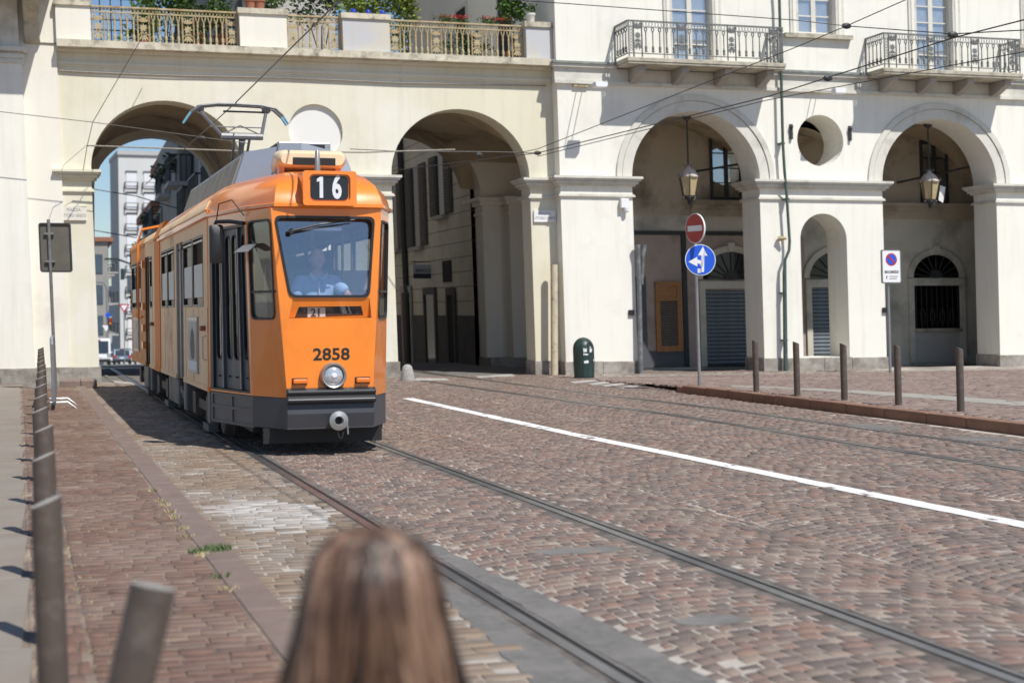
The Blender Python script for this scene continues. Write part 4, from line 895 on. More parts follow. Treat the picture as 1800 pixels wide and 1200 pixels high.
# cream ventilator hood and horn
b = MB()
rg = []
for v, hw_, z0, z1 in ((0.88, 0.35, 3.14, 3.26), (0.93, 0.385, 3.12, 3.30), (1.2, 0.395, 3.08, 3.32), (1.55, 0.36, 3.08, 3.27)):
    rg.append([(p[0], v, p[1]) for p in rrect(-hw_, hw_, z0, z1, min(0.085, (z1 - z0) / 2 - 0.002), 4)])
b.loft(rg); vh = b.build('roof_ventilator', 'tram_cream_light', tram, True); MB().box(-0.22, 0.25, 0.865, 0.92, 3.135, 3.215).build('air_slot', 'black', vh)
for u in (-0.33, 0.3): MB().box(u - 0.03, u + 0.03, 0.98, 1.12, 2.95, 3.14).build('ventilator_foot', 'tram_orange', vh)
MB().lathe([(0.036, 0), (0.034, 0.05), (0.024, 0.24), (0.01, 0.26)], (0.02, 0.72, 3.03), 12).build('horn', 'alu', tram, True)
# destination box
rgs = [[(p[0], -0.13, p[1]) for p in rrect(-0.295, 0.262, 2.625, 2.975, 0.03, 3)], [(p[0], 0.75, p[1]) for p in rrect(-0.25, 0.22, 2.66, 3.02, 0.03, 3)]]
b = MB(); b.loft(rgs); db = b.build('destination_box', 'tram_orange', tram, True)
MB().wall(rrect(-0.299, 0.266, 2.62, 2.98, 0.03, 3), [rrect(-0.232, 0.20, 2.665, 2.945, 0.05, 4)], -0.165, -0.1305).build('box_rim', 'tram_orange', db)
dg = MB().wall(rrect(-0.215, 0.182, 2.68, 2.93, 0.05, 5), [], -0.14, -0.131).build('display', 'display_black', db); MB().prism([(-0.085, 2.70), (-0.085, 2.92 - 0.0), (-0.115, 2.92), (-0.15, 2.895), (-0.15, 2.865), (-0.122, 2.872), (-0.122, 2.70)], -0.146, -0.1405).build('lettering', 'digit_white', dg); text_obj('6', 0.34, 'digit_white', dg, (0.06, -0.142, 2.807), bold=0.012, sx=0.60)
# --- skirt, bumper, coupler
def skirt(z0, z1, off, m, name, pts):
    b = MB(); b.loft([[(x, y, z) for x, y in pts] for z in (z0, z1)]); return b.build(name, m, tram)
nose = [(-0.735, 0.61), (-0.73, 0.585), (-0.46, -0.005), (0.46, -0.005), (0.73, 0.585), (HW, 1.9), (0.5, 1.9), (0.4, 0.6), (-0.4, 0.6)]
sk = skirt(0.29, 0.615, 0, 'tram_charcoal', 'nose_skirt', nose)
ap = MB(); ap.prism([(-0.03, 0.56), (-0.045, 0.45), (0.0, 0.285), (0.05, 0.285), (0.05, 0.56)], -0.465, 0.465, 'yz'); bevel(ap.build('front_apron', 'tram_charcoal', tram), 0.01, 2)
bm_ = MB(); bm_.prism([(-0.001, 0.55), (-0.06, 0.555), (-0.095, 0.575), (-0.10, 0.60), (-0.075, 0.625), (-0.07, 0.645), (-0.09, 0.665), (-0.085, 0.695), (-0.05, 0.715), (-0.001, 0.72)], -0.47, 0.475, 'yz'); bevel(bm_.build('bumper', 'rubber', tram), 0.012, 2)
cp = MB(); prof = [(0.04, -0.10), (0.05, -0.115), (0.10, -0.10), (0.105, -0.08), (0.10, -0.06), (0.04, -0.055)]
n_ = 20; cp.loft([[(0.065 + r * math.cos(a), h - 0.02, 0.375 + r * math.sin(a)) for r, h in prof] for a in np.linspace(0, 2 * math.pi, n_ + 1)], closed=True, cap=False); cr_ = cp.build('coupler', 'alu', tram, True)
MB().lathe([(0.045, -0.05), (0.045, 0.0)], (0.065, -0.02, 0.375), 12, 'y').build('coupler_socket', 'black', cr_); MB().tube([(0.155, -0.1, 0.36), (0.165, -0.1, 0.23)], 0.010, 6).build('coupler_pin', 'alu', cr_); MB().tube([(0.05, -0.09, 0.28), (0.07, -0.09, 0.20), (0.1, -0.09, 0.185), (0.125, -0.09, 0.28)], 0.006, 5).build('chain', 'iron_dark', cr_)
MB().prism([(0.30, 0.12), (0.30, 0.285), (0.36, 0.285), (0.36, 0.12)], -0.66, 0.62, 'yz').build('lifeguard', 'black', tram)  # board coloured black to stand for the shadow under the nose
# --- underframe, wheels, skirts of the long sides
MB().box(-0.72, 0.72, 0.7, 14.4, 0.22, 0.60).build('underframe', 'black', tram)
for v in (2.75, 4.25, 8.1, 9.6, 12.0, 13.5):
    for s in (-1, 1):
        w_ = MB().lathe([(0.05, 0.0), (0.28, 0.0), (0.30, 0.02), (0.335, 0.09), (0.35, 0.11), (0.35, 0.14), (0.05, 0.14)], (-0.75 - 0.03 if s < 0 else 0.75 + 0.03, v, 0.335), 20, 'x') if s < 0 else MB().lathe([(0.05, 0.0), (0.28, 0.0), (0.30, -0.02), (0.335, -0.09), (0.35, -0.11), (0.35, -0.14), (0.05, -0.14)], (0.78, v, 0.335), 20, 'x')
        w_.build('wheel', 'rust_steel', tram)
for v in (3.5, 8.85, 12.75):
    b = MB(); b.box(-0.92, -0.80, v - 1.0, v + 1.0, 0.30, 0.42); b.box(-0.96, -0.80, v - 0.92, v - 0.58, 0.22, 0.5); b.box(-0.96, -0.80, v + 0.58, v + 0.92, 0.22, 0.5); b.build('bogie_frame', 'rust_steel', tram); MB().box(-0.90, -0.78, v - 0.3, v + 0.3, 0.04, 0.13).build('track_brake', 'tram_skirt', tram)
MB().prism([(-HW, 1.92), (-HW, 2.16), (-HW + 0.25, 2.3), (-HW + 0.25, 1.92)], 0.24, 0.598, 'xy').build('skirt_post', 'tram_skirt', tram)
for v0, v1, z0 in ((4.75, 5.05, 0.20), (5.75, 6.75, 0.22), (6.78, 7.2, 0.22), (10.3, 10.55, 0.2), (11.0, 11.9, 0.22)):
    bevel(MB().box(-HW + 0.02, -0.72, v0, v1, z0, 0.598).build('skirt_panel', 'tram_skirt', tram), 0.02, 1)
cg = MB().box(-HW + 0.10, -0.72, 5.06, 5.74, 0.22, 0.598).build('equipment_box', 'iron_dark', tram)
for k in range(3): MB().box(-HW + 0.04, -HW + 0.10, 5.12 + k * 0.2, 5.27 + k * 0.2, 0.3 + 0.05 * k, 0.42 + 0.04 * k).build('equipment', 'tram_skirt', cg)
MB().box(-HW + 0.06, -0.72, 10.56, 10.99, 0.22, 0.598).build('equipment_box', 'iron_dark', tram)
# --- mirror
mr = MB(); mr.tube([(-0.80, 0.62, 2.47), (-0.93, 0.80, 2.50), (-1.06, 0.92, 2.50), (-1.08, 0.94, 2.44)], 0.022, 8); mo = mr.build('mirror_arm', 'rubber', tram, True)
b = MB(); b.loft([[(p[0] - 1.06, y, p[1] + 2.26) for p in rrect(-0.075 * k, 0.075 * k, -0.21 * k, 0.21 * k, 0.03, 3)] for y, k in ((0.86, 0.55), (0.90, 1.0), (0.98, 1.0))]); b.build('mirror', 'rubber', mo, True)
MB().tube([(-0.80, 0.60, 2.55), (-0.93, 0.62, 2.72), (-1.02, 1.0, 2.70), (-1.04, 1.05, 2.52)], 0.007, 5).build('mirror_cable', 'wire', mo)
# --- pantograph (raised behind the roof box)
pv = 7.0; pg = MB(); pg.box(-0.45, 0.45, pv - 0.5, pv + 0.5, 3.40, 3.47); pan = pg.build('pantograph', 'iron_dark', tram)
for u in (-0.15, 0.15): MB().tube([(u * 0.6, pv + 0.1, 3.47), (u * 0.75, pv - 0.55, 4.05)], 0.02, 8).build('lower_arm', 'panto_steel', pan)
MB().tube([(-0.30, pv - 0.55, 4.06), (0.30, pv - 0.55, 4.06)], 0.05, 8).build('knee_shaft', 'panto_steel', pan)
MB().tube([(0, pv - 0.55, 4.0), (0.0, pv - 0.45, 3.9), (0.0, pv - 0.2, 3.5)], [0.05, 0.04, 0.06], 8).build('spring_housing', 'panto_steel', pan)
MB().tube([(-0.28, pv - 0.55, 4.06), (-0.54, pv + 0.15, 4.52)], 0.026, 8).build('upper_arm', 'panto_steel', pan); MB().tube([(0.28, pv - 0.55, 4.06), (0.46, pv + 0.15, 4.52)], 0.026, 8).build('upper_arm', 'panto_steel', pan)
MB().tube([(-0.42, pv - 0.3, 4.22), (0.32, pv - 0.3, 4.22)], 0.010, 5).build('cross_stay', 'panto_steel', pan); MB().tube([(-0.25, pv - 0.52, 4.10), (0, pv - 0.34, 4.24), (0.25, pv - 0.52, 4.10)], 0.010, 5).build('cross_stay', 'panto_steel', pan)
MB().box(-0.18, 0.42, pv + 0.12, pv + 0.15, 4.49, 4.515).build('bow_link', 'iron_dark', pan)
for dv in (-0.09, 0.09):
    bp = [(-0.76, 4.32), (-0.66, 4.47), (-0.52, 4.565), (-0.26, 4.60), (0.0, 4.605), (0.38, 4.595), (0.58, 4.555), (0.70, 4.45), (0.78, 4.33)]
    bw = MB().tube([(u, pv + 0.15 + dv, z) for u, z in bp[1:-1]], 0.022, 6).build('collector_bow', 'panto_steel', pan)
    MB().tube([(u, pv + 0.15 + dv, z) for u, z in bp[:2]], 0.018, 6).build('bow_horn', 'alu_blue', pan); MB().tube([(u, pv + 0.15 + dv, z) for u, z in bp[-2:]], 0.018, 6).build('bow_horn', 'alu_blue', pan)
for u in (-0.52, 0.46): MB().box(u - 0.05, u + 0.05, pv + 0.05, pv + 0.25, 4.50, 4.57).build('bow_spring', 'iron_dark', pan)
# --- inside
ii = MB(); ii.box(-0.95, 0.95, 1.8, 14.4, 0.80, 0.84); ii.box(-0.42, 0.42, 0.06, 1.8, 0.80, 0.84); ii.build('floor', 'interior_grey', tram)
MB().box(-0.9, 0.9, 14.4, 14.5, 0.62, 2.68).build('rear_panel', 'tram_orange', tram); MB().box(-0.98, 0.98, 1.95, 14.4, 2.58, 2.64).build('ceiling', 'interior_cream', tram)
MB().box(-0.08, 0.93, 1.86, 1.90, 0.84, 2.0).build('cab_partition', 'interior_cream', tram)
for u in (-0.35, 0.15, 0.5): MB().tube([(u, 1.75, 0.84), (u, 1.75, 2.58)], 0.016, 6).build('grab_pole', 'alu', tram)
for v in (3.2, 4.2, 6.4, 7.4):
    for u in (-0.72, 0.72): MB().box(u - 0.22, u + 0.22, v - 0.03, v + 0.02, 1.1, 1.75).build('seat_back', 'wood_orange', tram)
ds = MB().box(-0.26, 0.24, 0.70, 0.77, 1.25, 1.98).build('driver_seat', 'interior_grey', tram); MB().box(-0.24, 0.22, 0.36, 0.70, 1.28, 1.36).build('cushion', 'interior_grey', ds)
MB().tube([(0.42, 0.35, 1.64), (0.1, 0.35, 1.64)], 0.012, 6).build('sun_visor_bar', 'sticker_red', tram)
vs = MB().box(-0.27, 0.16, 0.10, 0.13, 2.375, 2.405).build('visor_rod', 'digit_white', tram)
# ================================================================ STREET FURNITURE
def bollard_mesh(up):        # slanted top, higher on the side facing the road
    h, r, n = 0.84, 0.05, 16; b = MB(); bot = []; top = []
    for k in range(n):
        a = 2 * math.pi * k / n; x, y = r * math.cos(a), r * math.sin(a); bot.append((x, y, -0.1)); top.append((x, y, h + up * x * 0.42))
    b.loft([bot, top], cap=False); o = b.build('post', 'bollard_brown', None, True); c = MB(); c.poly([(p[0] * 0.985, p[1] * 0.985, p[2] + 0.002) for p in top]); c.loft([top, [(p[0] * 0.985, p[1] * 0.985, p[2] + 0.002) for p in top]], cap=False); c.build('cut_top', 'bollard_cap', o, fix=False); return o
pl, pr = bollard_mesh(1), bollard_mesh(-1)
def bollard(x, y, z, proto, first, label, group):
    e = tag(empty('bollard', (x, y, z)), label, 'bollard', group); 
    if first: proto.parent = e
    else: copy_tree(proto, e)
    return e
LY = [5.4, 7.1, 8.8, 10.5, 12.2, 13.95, 15.7, 17.4, 19.2, 21.0, 22.9, 24.8, 26.7, 28.6]
ORD = ['nearest', 'second', 'third', 'fourth', 'fifth', 'sixth', 'seventh', 'eighth', 'ninth', 'tenth', 'eleventh', 'twelfth', 'thirteenth', 'farthest']
PXL = [80, 76, 77, 70, 71, 71, 72, 73, 73, 72, 72, 72, 72, 72]
for i, (Y, px_) in enumerate(zip(LY, PXL)):
    p = atY(px_, 600, Y, False); bollard(p.x + 0.02, Y, 0.05, pl, i == 0, '%s upright brown bollard of the left row, counted from the camera' % ORD[i], 'bollards along the left pavement')
for i, (x, Y) in enumerate(((10.99, 23.2), (11.08, 21.9), (11.12, 20.45), (11.29, 19.2), (11.30, 17.65))):
    bollard(x, Y, 0.13, pr, i == 0, ['brown bollard nearest to the no entry sign', 'second brown bollard from the no entry sign', 'middle one of the five brown bollards on the right kerb', 'second brown bollard from the right edge', 'brown bollard closest to the right edge of the picture'][i], 'bollards along the right kerb')
# leaning bollard in front
T = atY(253, 1030, 3.42, False); e = tag(empty('bollard', (T.x - 0.19, T.y, 0.05)), 'blurred bollard leaning to the right in the left foreground', 'bollard', None); RIGID.add(e)
d = Vector((0.19 + 0.02, 0.0, T.z - 0.05)); b = MB(); n = 20; u = Vector((d.z, 0, -d.x)).normalized(); v = Vector((0, 1, 0)); rr = 0.05
ringf = lambda t, sl: [d * t + u * rr * math.cos(2 * math.pi * k / n) + v * rr * math.sin(2 * math.pi * k / n) + Vector((0, 0, sl * rr * math.sin(2 * math.pi * k / n))) for k in range(n)]
tp = ringf(1.0, -0.06); b.loft([ringf(-0.1, 0), tp], cap=False); b.build('post', 'bollard_brown', e, True); c = MB(); c.poly(tp); c.build('cut_top', 'bollard_cap', e, fix=False)
# litter bin
p = Vector((11.0, 32.0, 0.0)); lbn = tag(empty('litter_bin', p), 'dark green domed litter bin with torn stickers beside the white pier', 'litter bin')
b = MB(); prof = [(0.215, 0), (0.228, 0.03), (0.225, 0.05), (0.235, 0.30), (0.235, 0.62)] + [(0.235 * math.cos(t), 0.64 + 0.26 * math.sin(t)) for t in np.linspace(0.1, 1.45, 7)]; b.lathe(prof, (0, 0, 0), 24); b.build('body', 'bin_green', lbn, True)
def bpt(a, z, r=0.239): return (r * math.sin(a), -r * math.cos(a), z)
def patchb(a0, a1, z0, z1, m, name, r=0.2375):
    q = MB(); n_ = 4; q.loft([[bpt(a0 + (a1 - a0) * k / n_, z0 + random.uniform(-0.01, 0.01), r) for k in range(n_ + 1)], [bpt(a0 + (a1 - a0) * k / n_, z1 + random.uniform(-0.01, 0.01), r) for k in range(n_ + 1)]], closed=False); q.build(name, m, lbn, fix=False)
op = MB(); n_ = 18; op.poly([(0.225 * math.sin(0.38 + 0.42 * math.cos(t)), -0.232 * math.cos(0.38 + 0.42 * math.cos(t)) + (0.02 if math.sin(t) > 0 else 0), 0.735 + 0.052 * math.sin(t)) for t in np.linspace(0, 6.283, n_ + 1)[:-1]]); op.build('opening', 'black', lbn, fix=False)
for a0, a1, z0, z1 in ((-0.35, -0.02, 0.58, 0.66), (0.28, 0.55, 0.58, 0.65), (-0.35, 0.1, 0.51, 0.545), (-0.32, 0.12, 0.34, 0.39), (0.75, 0.9, 0.37, 0.42), (0.3, 0.42, 0.67, 0.70)): patchb(a0, a1, z0, z1, 'paper', 'sticker')
for a in (-0.45, 0.05, 0.6): patchb(a - 0.015, a + 0.015, 0.04, 0.62, 'black', 'seam', 0.2365)
# stone bollard by the gateway
b = MB(); b.lathe([(0.16, 0), (0.15, 0.1), (0.125, 0.22), (0.10, 0.31), (0.06, 0.345), (0.02, 0.355)], (7.10, 32.4, 0), 12); tag(b.build('stone_bollard', 'granite_stone', None, True), 'squat grey stone post at the foot of the middle pier', 'stone post')
# step by the left pillar
s_ = tag(empty('stone_step', (0.2, 32.4, 0)), 'low brown stone step in front of the left pillar', 'step')
for x0, x1 in ((-0.12, 0.28), (0.29, 0.60)): bevel(MB().box(x0 - 0.2, x1 - 0.2, -0.6, 0.7, -0.02, 0.16).build('step_block', 'kerbstone', s_), 0.015, 2)
# pipes
def pipe(name, pts, r, m, label, cat='pipe', n=10):
    root = tag(empty(name, pts[0]), label, cat); P0 = Vector(pts[0]); MB().tube([Vector(q) - P0 for q in pts], r, n).build('pipe', m, root, True); return root, P0
pts = [atY(x, y, 33.46) for x, y in ((1366, -60), (1370, 0), (1376, 250), (1379, 300), (1383, 345), (1388, 425), (1387, 440), (1380, 457), (1379, 480), (1381, 652))]; pts[-1].z = 0.0
rt, P0 = pipe('downpipe', pts, [0.035] * 8 + [0.05, 0.055], 'pipe_green', 'thin green downpipe with an offset bend on the white wall', 'downpipe')
for x, y in ((1376, 252), (1384, 350), (1379, 515), (1381, 598)):
    q = atY(x, y, 33.46) - P0; MB().box(q.x - 0.05, q.x + 0.05, q.y - 0.02, q.y + 0.19, q.z - 0.02, q.z + 0.02).build('bracket', 'pipe_green', rt)
q = atY(1379, 419, 33.46) - P0; MB().tube([q + Vector((-0.1, 0.12, 0)), q + Vector((0.05, 0, 0))], [0.07, 0.03], 8).build('valve', 'iron_sand', rt)
pts = [atY(974, 465, 33.72), atY(974, 640, 33.72)]; pts[1].z = 0; pts = pts[::-1]; rt, P0 = pipe('pipe_cover', pts, 0.085, 'pipe_cream', 'cream rust spotted pipe standing in the corner of the pier', 'pipe', 14)
pts = [atY(1126, 640, 33.5), atY(1124, 520, 33.5), atY(1122, 448, 33.5), atY(1120, 430, 33.5)]; pts[0].z = 0; rt, P0 = pipe('grey_pipe', pts, [0.06, 0.055, 0.05, 0.075], 'pipe_grey', 'grey pipe with flared top beside the first right arch', 'pipe')
pts2 = [atY(1128, 500, 33.6) - P0, atY(1130, 450, 33.6) - P0, atY(1132, 430, 33.6) - P0]; MB().tube(pts2, [0.045, 0.05, 0.075], 10).build('branch', 'pipe_grey', rt, True)
# wall plates, camera box, floodlights
for k, (x, y) in enumerate(((1110, 549.5), (1556, 545))):
    q = atY(x, y, F - 0.03); o = MB().cbox((0, 0, 0), (0.13, 0.05, 0.13)).build('wall_box', 'black'); o.location = q; tag(o, ['small black plate on the first right pier', 'small black plate on the pier behind the no parking sign'][k], 'plate', 'black wall plates')
q = atY(1097, 362, F - 0.08); cb = tag(empty('security_camera', q), 'white camera box on the first pier of the arcade', 'camera'); bevel(MB().box(-0.09, 0.11, -0.06, 0.08, -0.05, 0.17).build('box', 'sign_white', cb), 0.01, 1); MB().lathe([(0.06, -0.05), (0.055, -0.12), (0.035, -0.15)], (0.05, -0.02, 0), 10).build('dome', 'sign_white', cb)
for k, (x, y) in enumerate(((1052, 149), (1472, 160))):
    q = atY(x, y, F - 0.92); fl = tag(empty('floodlight', q), ['white floodlight on rods above the first right pier', 'white floodlight on rods above the round window'][k], 'floodlight', 'facade floodlights')
    b = MB(); b.loft([[(p_[0], y_, p_[1]) for p_ in rrect(-0.12 * k_, 0.22 * k_, -0.07 * k_, 0.07 * k_, 0.03, 3)] for y_, k_ in ((-0.1, 0.8), (-0.02, 1.0), (0.1, 0.9))]); b.build('lamp_head', 'sign_white', fl, True)
    for dx in (-0.16, -0.02): MB().tube([(dx, 0.0, -0.02), (dx - 0.02, 0.92, 0.12)], 0.010, 5).build('rod', 'galvanised', fl)
    MB().box(-0.3, 0.05, 0.84, 0.92, 0.07, 0.16).build('wall_bracket', 'iron_sand', fl)
# marble street name plates
mat('marble_cream', (0.72, 0.68, 0.58), 0.5, 0.05, 4)
def plate(x0, x1, y0, y1, Y, label):
    a = atY(x0, y0, Y); c = atY(x1, y1, Y); m_ = ((a.x + c.x) / 2, Y, (a.z + c.z) / 2); r_ = tag(empty('street_name_plate', m_), label, 'plate', 'marble street name plates'); w_, h_ = c.x - a.x, a.z - c.z
    MB().box(-w_ / 2, w_ / 2, -0.02, 0.03, -h_ / 2, h_ / 2).build('slab', 'marble' if x0 > 500 else 'marble_cream', r_)
    text_obj('PIAZZA', 0.085, 'ink_grey', r_, (0, -0.022, h_ * 0.24)); text_obj('VITTORIO VENETO', 0.095, 'ink_grey', r_, (0, -0.022, -h_ * 0.17), sx=0.62); RIGID.add(r_); r_.location.x -= LEAN * m_[2]
plate(938, 977, 370, 390.5, B - 0.032, 'white marble street name plate on the pier right of the middle arch'); plate(107, 152.5, 362, 387.5, B - 0.032, 'white marble street name plate on the left pillar')
# ---------------------------------------------------------------- signs
def disc(r, n=32): return circ(0, 0, r, n)
def rot_xf(a, c): 
    ca, sa = math.cos(a), math.sin(a); return lambda p: Vector((c[0] + p.x * ca - p.y * sa, c[1] + p.x * sa + p.y * ca, c[2] + p.z))
YS = 26.0; base = atY(1229.5, 672, YS); topz = atY(1226, 378, YS).z
sp = tag(empty('sign_post', (base.x, YS, 0.10)), 'grey post carrying a no entry sign above a blue direction sign', 'traffic sign')
MB().tube([(0, 0, -0.1), (0, 0, topz - 0.10)], 0.03, 10).build('post', 'galvanised', sp, True)
cN = atY(1222, 402, YS) - Vector(sp.location); cN = (cN.x - 0.05, -0.10, cN.z); cB = atY(1229, 457, YS) - Vector(sp.location); cB = (cB.x, -0.06, cB.z)
aN = -R(75); xf = rot_xf(aN, cN); rN = 0.275
no_ = MB(xf).prism(disc(rN), 0, 0.03).build('no_entry_disc', 'sign_white', sp); MB(xf).wall(disc(rN * 0.95), [[(-rN * 0.78, -rN * 0.19), (rN * 0.78, -rN * 0.19), (rN * 0.78, rN * 0.19), (-rN * 0.78, rN * 0.19)]], -0.004, 0.001).build('red_field', 'sign_red', no_)
aB = -R(10); xf = rot_xf(aB, cB); rB = 0.285
bl_ = MB(xf).prism(disc(rB), 0, 0.02).build('direction_disc', 'sign_white', sp); MB(xf).prism(disc(rB * 0.955), -0.003, 0.0005).build('blue_field', 'sign_blue', bl_)
k = rB; up = [(0.20, -0.78), (0.03, -0.78), (0.07, 0.30), (-0.16, 0.28), (0.18, 0.86), (0.46, 0.26), (0.26, 0.28)]
MB(xf).prism([(p_[0] * k, p_[1] * k) for p_ in up], -0.006, -0.0032).build('straight_arrow', 'sign_white', bl_)
lf = [(0.03, -0.45), (-0.05, -0.25), (-0.22, -0.22), (-0.22, -0.42), (-0.80, -0.12), (-0.20, 0.20), (-0.22, 0.02), (0.0, -0.02), (0.12, -0.12), (0.13, -0.45)]
MB(xf).prism([(p_[0] * k, p_[1] * k) for p_ in lf], -0.006, -0.0033).build('left_arrow', 'sign_white', bl_); MB(xf).box(-0.06, 0.0, -0.006, -0.0035, -0.24, -0.16).build('sticker', 'paper', bl_)
# no parking sign
YP = 31.2; base = atY(1564, 650, YP); np_ = tag(empty('no_parking_sign', (base.x, YP, 0)), 'white panel with a no parking roundel on a grey post', 'traffic sign')
a = atY(1547, 439, YP) - Vector(np_.location); c = atY(1582.5, 498, YP) - Vector(np_.location); mx, mz = (a.x + c.x) / 2, (a.z + c.z) / 2; hw, hh = (c.x - a.x) / 2, (a.z - c.z) / 2
MB().tube([(0.03, 0.03, 0), (0.03, 0.03, mz + hh)], 0.032, 10).build('post', 'galvanised', np_, True)
pn = MB().prism([(mx + p_[0], mz + p_[1]) for p_ in rrect(-hw, hw, -hh, hh, 0.04)], -0.05, -0.01).build('panel', 'iron_grey', np_)
MB().prism([(mx + p_[0], mz + p_[1]) for p_ in rrect(-hw + 0.025, hw - 0.025, -hh + 0.025, hh - 0.025, 0.03)], -0.056, -0.049).build('panel_face', 'sign_white', pn)
rz = mz + hh * 0.42; MB().prism(circ(mx, rz, 0.145), -0.060, -0.0562).build('red_ring', 'sign_red', pn); MB().prism(circ(mx, rz, 0.115), -0.063, -0.0602).build('blue_field', 'sign_blue', pn)
MB().prism([(mx - 0.10, rz + 0.07), (mx - 0.07, rz + 0.10), (mx + 0.10, rz - 0.07), (mx + 0.07, rz - 0.10)], -0.066, -0.0632).build('red_bar', 'sign_red', pn)
text_obj('eccetto', 0.12, 'ink', pn, (mx, -0.058, mz - hh * 0.30), bold=0.002); text_obj('f', 0.11, 'ink', pn, (mx - 0.13, -0.058, mz - hh * 0.66), bold=0.002)
for k_ in range(2): MB().box(mx - 0.06, mx + 0.16 - 0.03 * k_, -0.058, -0.0563, mz - hh * 0.62 - 0.05 * k_, mz - hh * 0.62 + 0.022 - 0.05 * k_).build('small_print', 'ink_grey', pn)
# back of a sign on the left
YL = 30.2; base = atY(98, 690, YL); bs = tag(empty('sign_post', (base.x, YL, 0.03)), 'back of a rectangular sign on a dark pole at the left', 'traffic sign')
MB().tube([(0, 0, 0.33), (0, 0, 3.25)], 0.032, 10).build('pole', 'iron_grey', bs, True); MB().tube([(0, 0, -0.05), (0, 0, 0.35)], 0.036, 10).build('sleeve', 'galvanised', bs, True)
a = atY(67.5, 392, YL) - Vector(bs.location); c = atY(127.5, 478, YL) - Vector(bs.location)
pn = MB().prism(rrect(a.x, c.x, c.z, a.z, 0.05), 0.03, 0.06).build('panel_back', 'sign_back', bs); MB().wall(rrect(a.x - 0.005, c.x + 0.005, c.z - 0.005, a.z + 0.005, 0.05), [rrect(a.x + 0.025, c.x - 0.025, c.z + 0.025, a.z - 0.025, 0.03)], 0.0, 0.065).build('panel_rim', 'iron_dark', pn)
for z in (c.z + 0.2, a.z - 0.2): MB().box(-0.09, 0.09, -0.03, 0.035, z - 0.02, z + 0.02).build('clamp', 'iron_grey', bs)
# crowd barrier seen end-on
cb = tag(empty('crowd_barrier', (-0.17, 25.0, 0.05)), 'galvanised crowd barrier seen end-on behind the left bollards', 'barrier')
MB().tube([(0, -0.9, 0.12), (0, -0.9, 1.0), (0, -0.82, 1.08), (0, 0.82, 1.08), (0, 0.9, 1.0), (0, 0.9, 0.12), (0, 0.82, 0.1), (0, -0.82, 0.1), (0, -0.9, 0.12)], 0.03, 8).build('frame', 'galvanised', cb, True)
for k_ in range(11): MB().tube([(0, -0.75 + 0.15 * k_, 0.1), (0, -0.75 + 0.15 * k_, 1.08)], 0.012, 5).build('bar', 'galvanised', cb)
for y in (-0.55, 0.55): MB().tube([(-0.32, y, 0.0), (-0.2, y, 0.1), (0.2, y, 0.1), (0.32, y, 0.0)], 0.015, 6).build('foot', 'galvanised', cb, True)
# ---------------------------------------------------------------- lanterns and tie rods
mat('lantern_glass', (0.62, 0.50, 0.27), 0.25, 0.1, 4, trans=0.25); mat('lantern_roof', (0.52, 0.46, 0.41), 0.6, 0.2, 9, col2=(0.15, 0.11, 0.08), c2amt=0.3, c2scale=8)
def lantern(px_, ztop, label):
    q = atY(px_, 330, 34.55); root = tag(empty('hanging_lantern', (q.x, 34.55, 4.0)), label, 'lantern', 'lanterns hanging in the arches')
    MB().tube([(0, 0, 0.95), (0, 0, ztop - 4.0)], 0.022, 8).build('rod', 'iron_dark', root); MB().lathe([(0.02, -0.12), (0.12, -0.03), (0.13, 0)], (0, 0, ztop - 4.0), 10).build('ceiling_rose', 'iron_dark', root)
    for k_ in range(6):
        a0, a1 = k_ * math.pi / 3 + 0.26, (k_ + 1) * math.pi / 3 + 0.26
        A = lambda a, r, z: (r * math.cos(a), r * math.sin(a), z)
        g_ = MB(); g_.poly([A(a0, 0.15, 0.26), A(a1, 0.15, 0.26), A(a1, 0.245, 0.70), A(a0, 0.245, 0.70)]); g_.poly([A(a0, 0.144, 0.26), A(a1, 0.144, 0.26), A(a1, 0.239, 0.70), A(a0, 0.239, 0.70)]); g_.build('pane', 'lantern_glass', root, fix=False)
        MB().tube([A(a0, 0.152, 0.24), A(a0, 0.25, 0.71)], 0.012, 5).build('glazing_bar', 'iron_dark', root)
        MB().tube([A(a0, 0.25, 0.71), A(a0, 0.29, 0.74), A(a0, 0.28, 0.79), A(a0, 0.25, 0.78)], 0.010, 4).build('scroll', 'iron_grey', root)
        MB().tube([A(a0, 0.14, 0.25), A(a0, 0.17, 0.2), A(a0, 0.14, 0.16)], 0.009, 4).build('scroll', 'iron_grey', root)
        MB().tube([A(a0, 0.04, 0.98), A(a0, 0.10, 0.97), A(a0, 0.13, 1.03)], 0.009, 4).build('scroll', 'iron_grey', root)
    MB().lathe([(0.255, 0.695), (0.262, 0.72), (0.24, 0.745), (0.21, 0.80), (0.15, 0.88), (0.08, 0.92), (0.05, 0.97), (0.03, 1.0)], (0, 0, 0), 12).build('lamp_roof', 'lantern_roof', root, True)
    MB().lathe([(0.155, 0.25), (0.15, 0.21), (0.08, 0.17), (0.04, 0.12), (0.05, 0.09), (0.012, 0.02)], (0, 0, 0), 12).build('finial', 'iron_dark', root, True); return root
lantern(1211, 6.17, 'hanging lantern with amber panes in the first right arch'); l2 = lantern(1634, 6.17, 'hanging lantern with one pane swung out in the second right arch')
MB().loft([[(0.30, -0.02, 0.62), (0.48, 0.03, 0.58), (0.40, 0.03, 0.18), (0.24, -0.02, 0.24)], [(0.30, 0.0, 0.62), (0.48, 0.05, 0.58), (0.40, 0.05, 0.18), (0.24, 0.0, 0.24)]]).build('open_pane', 'paper', l2)
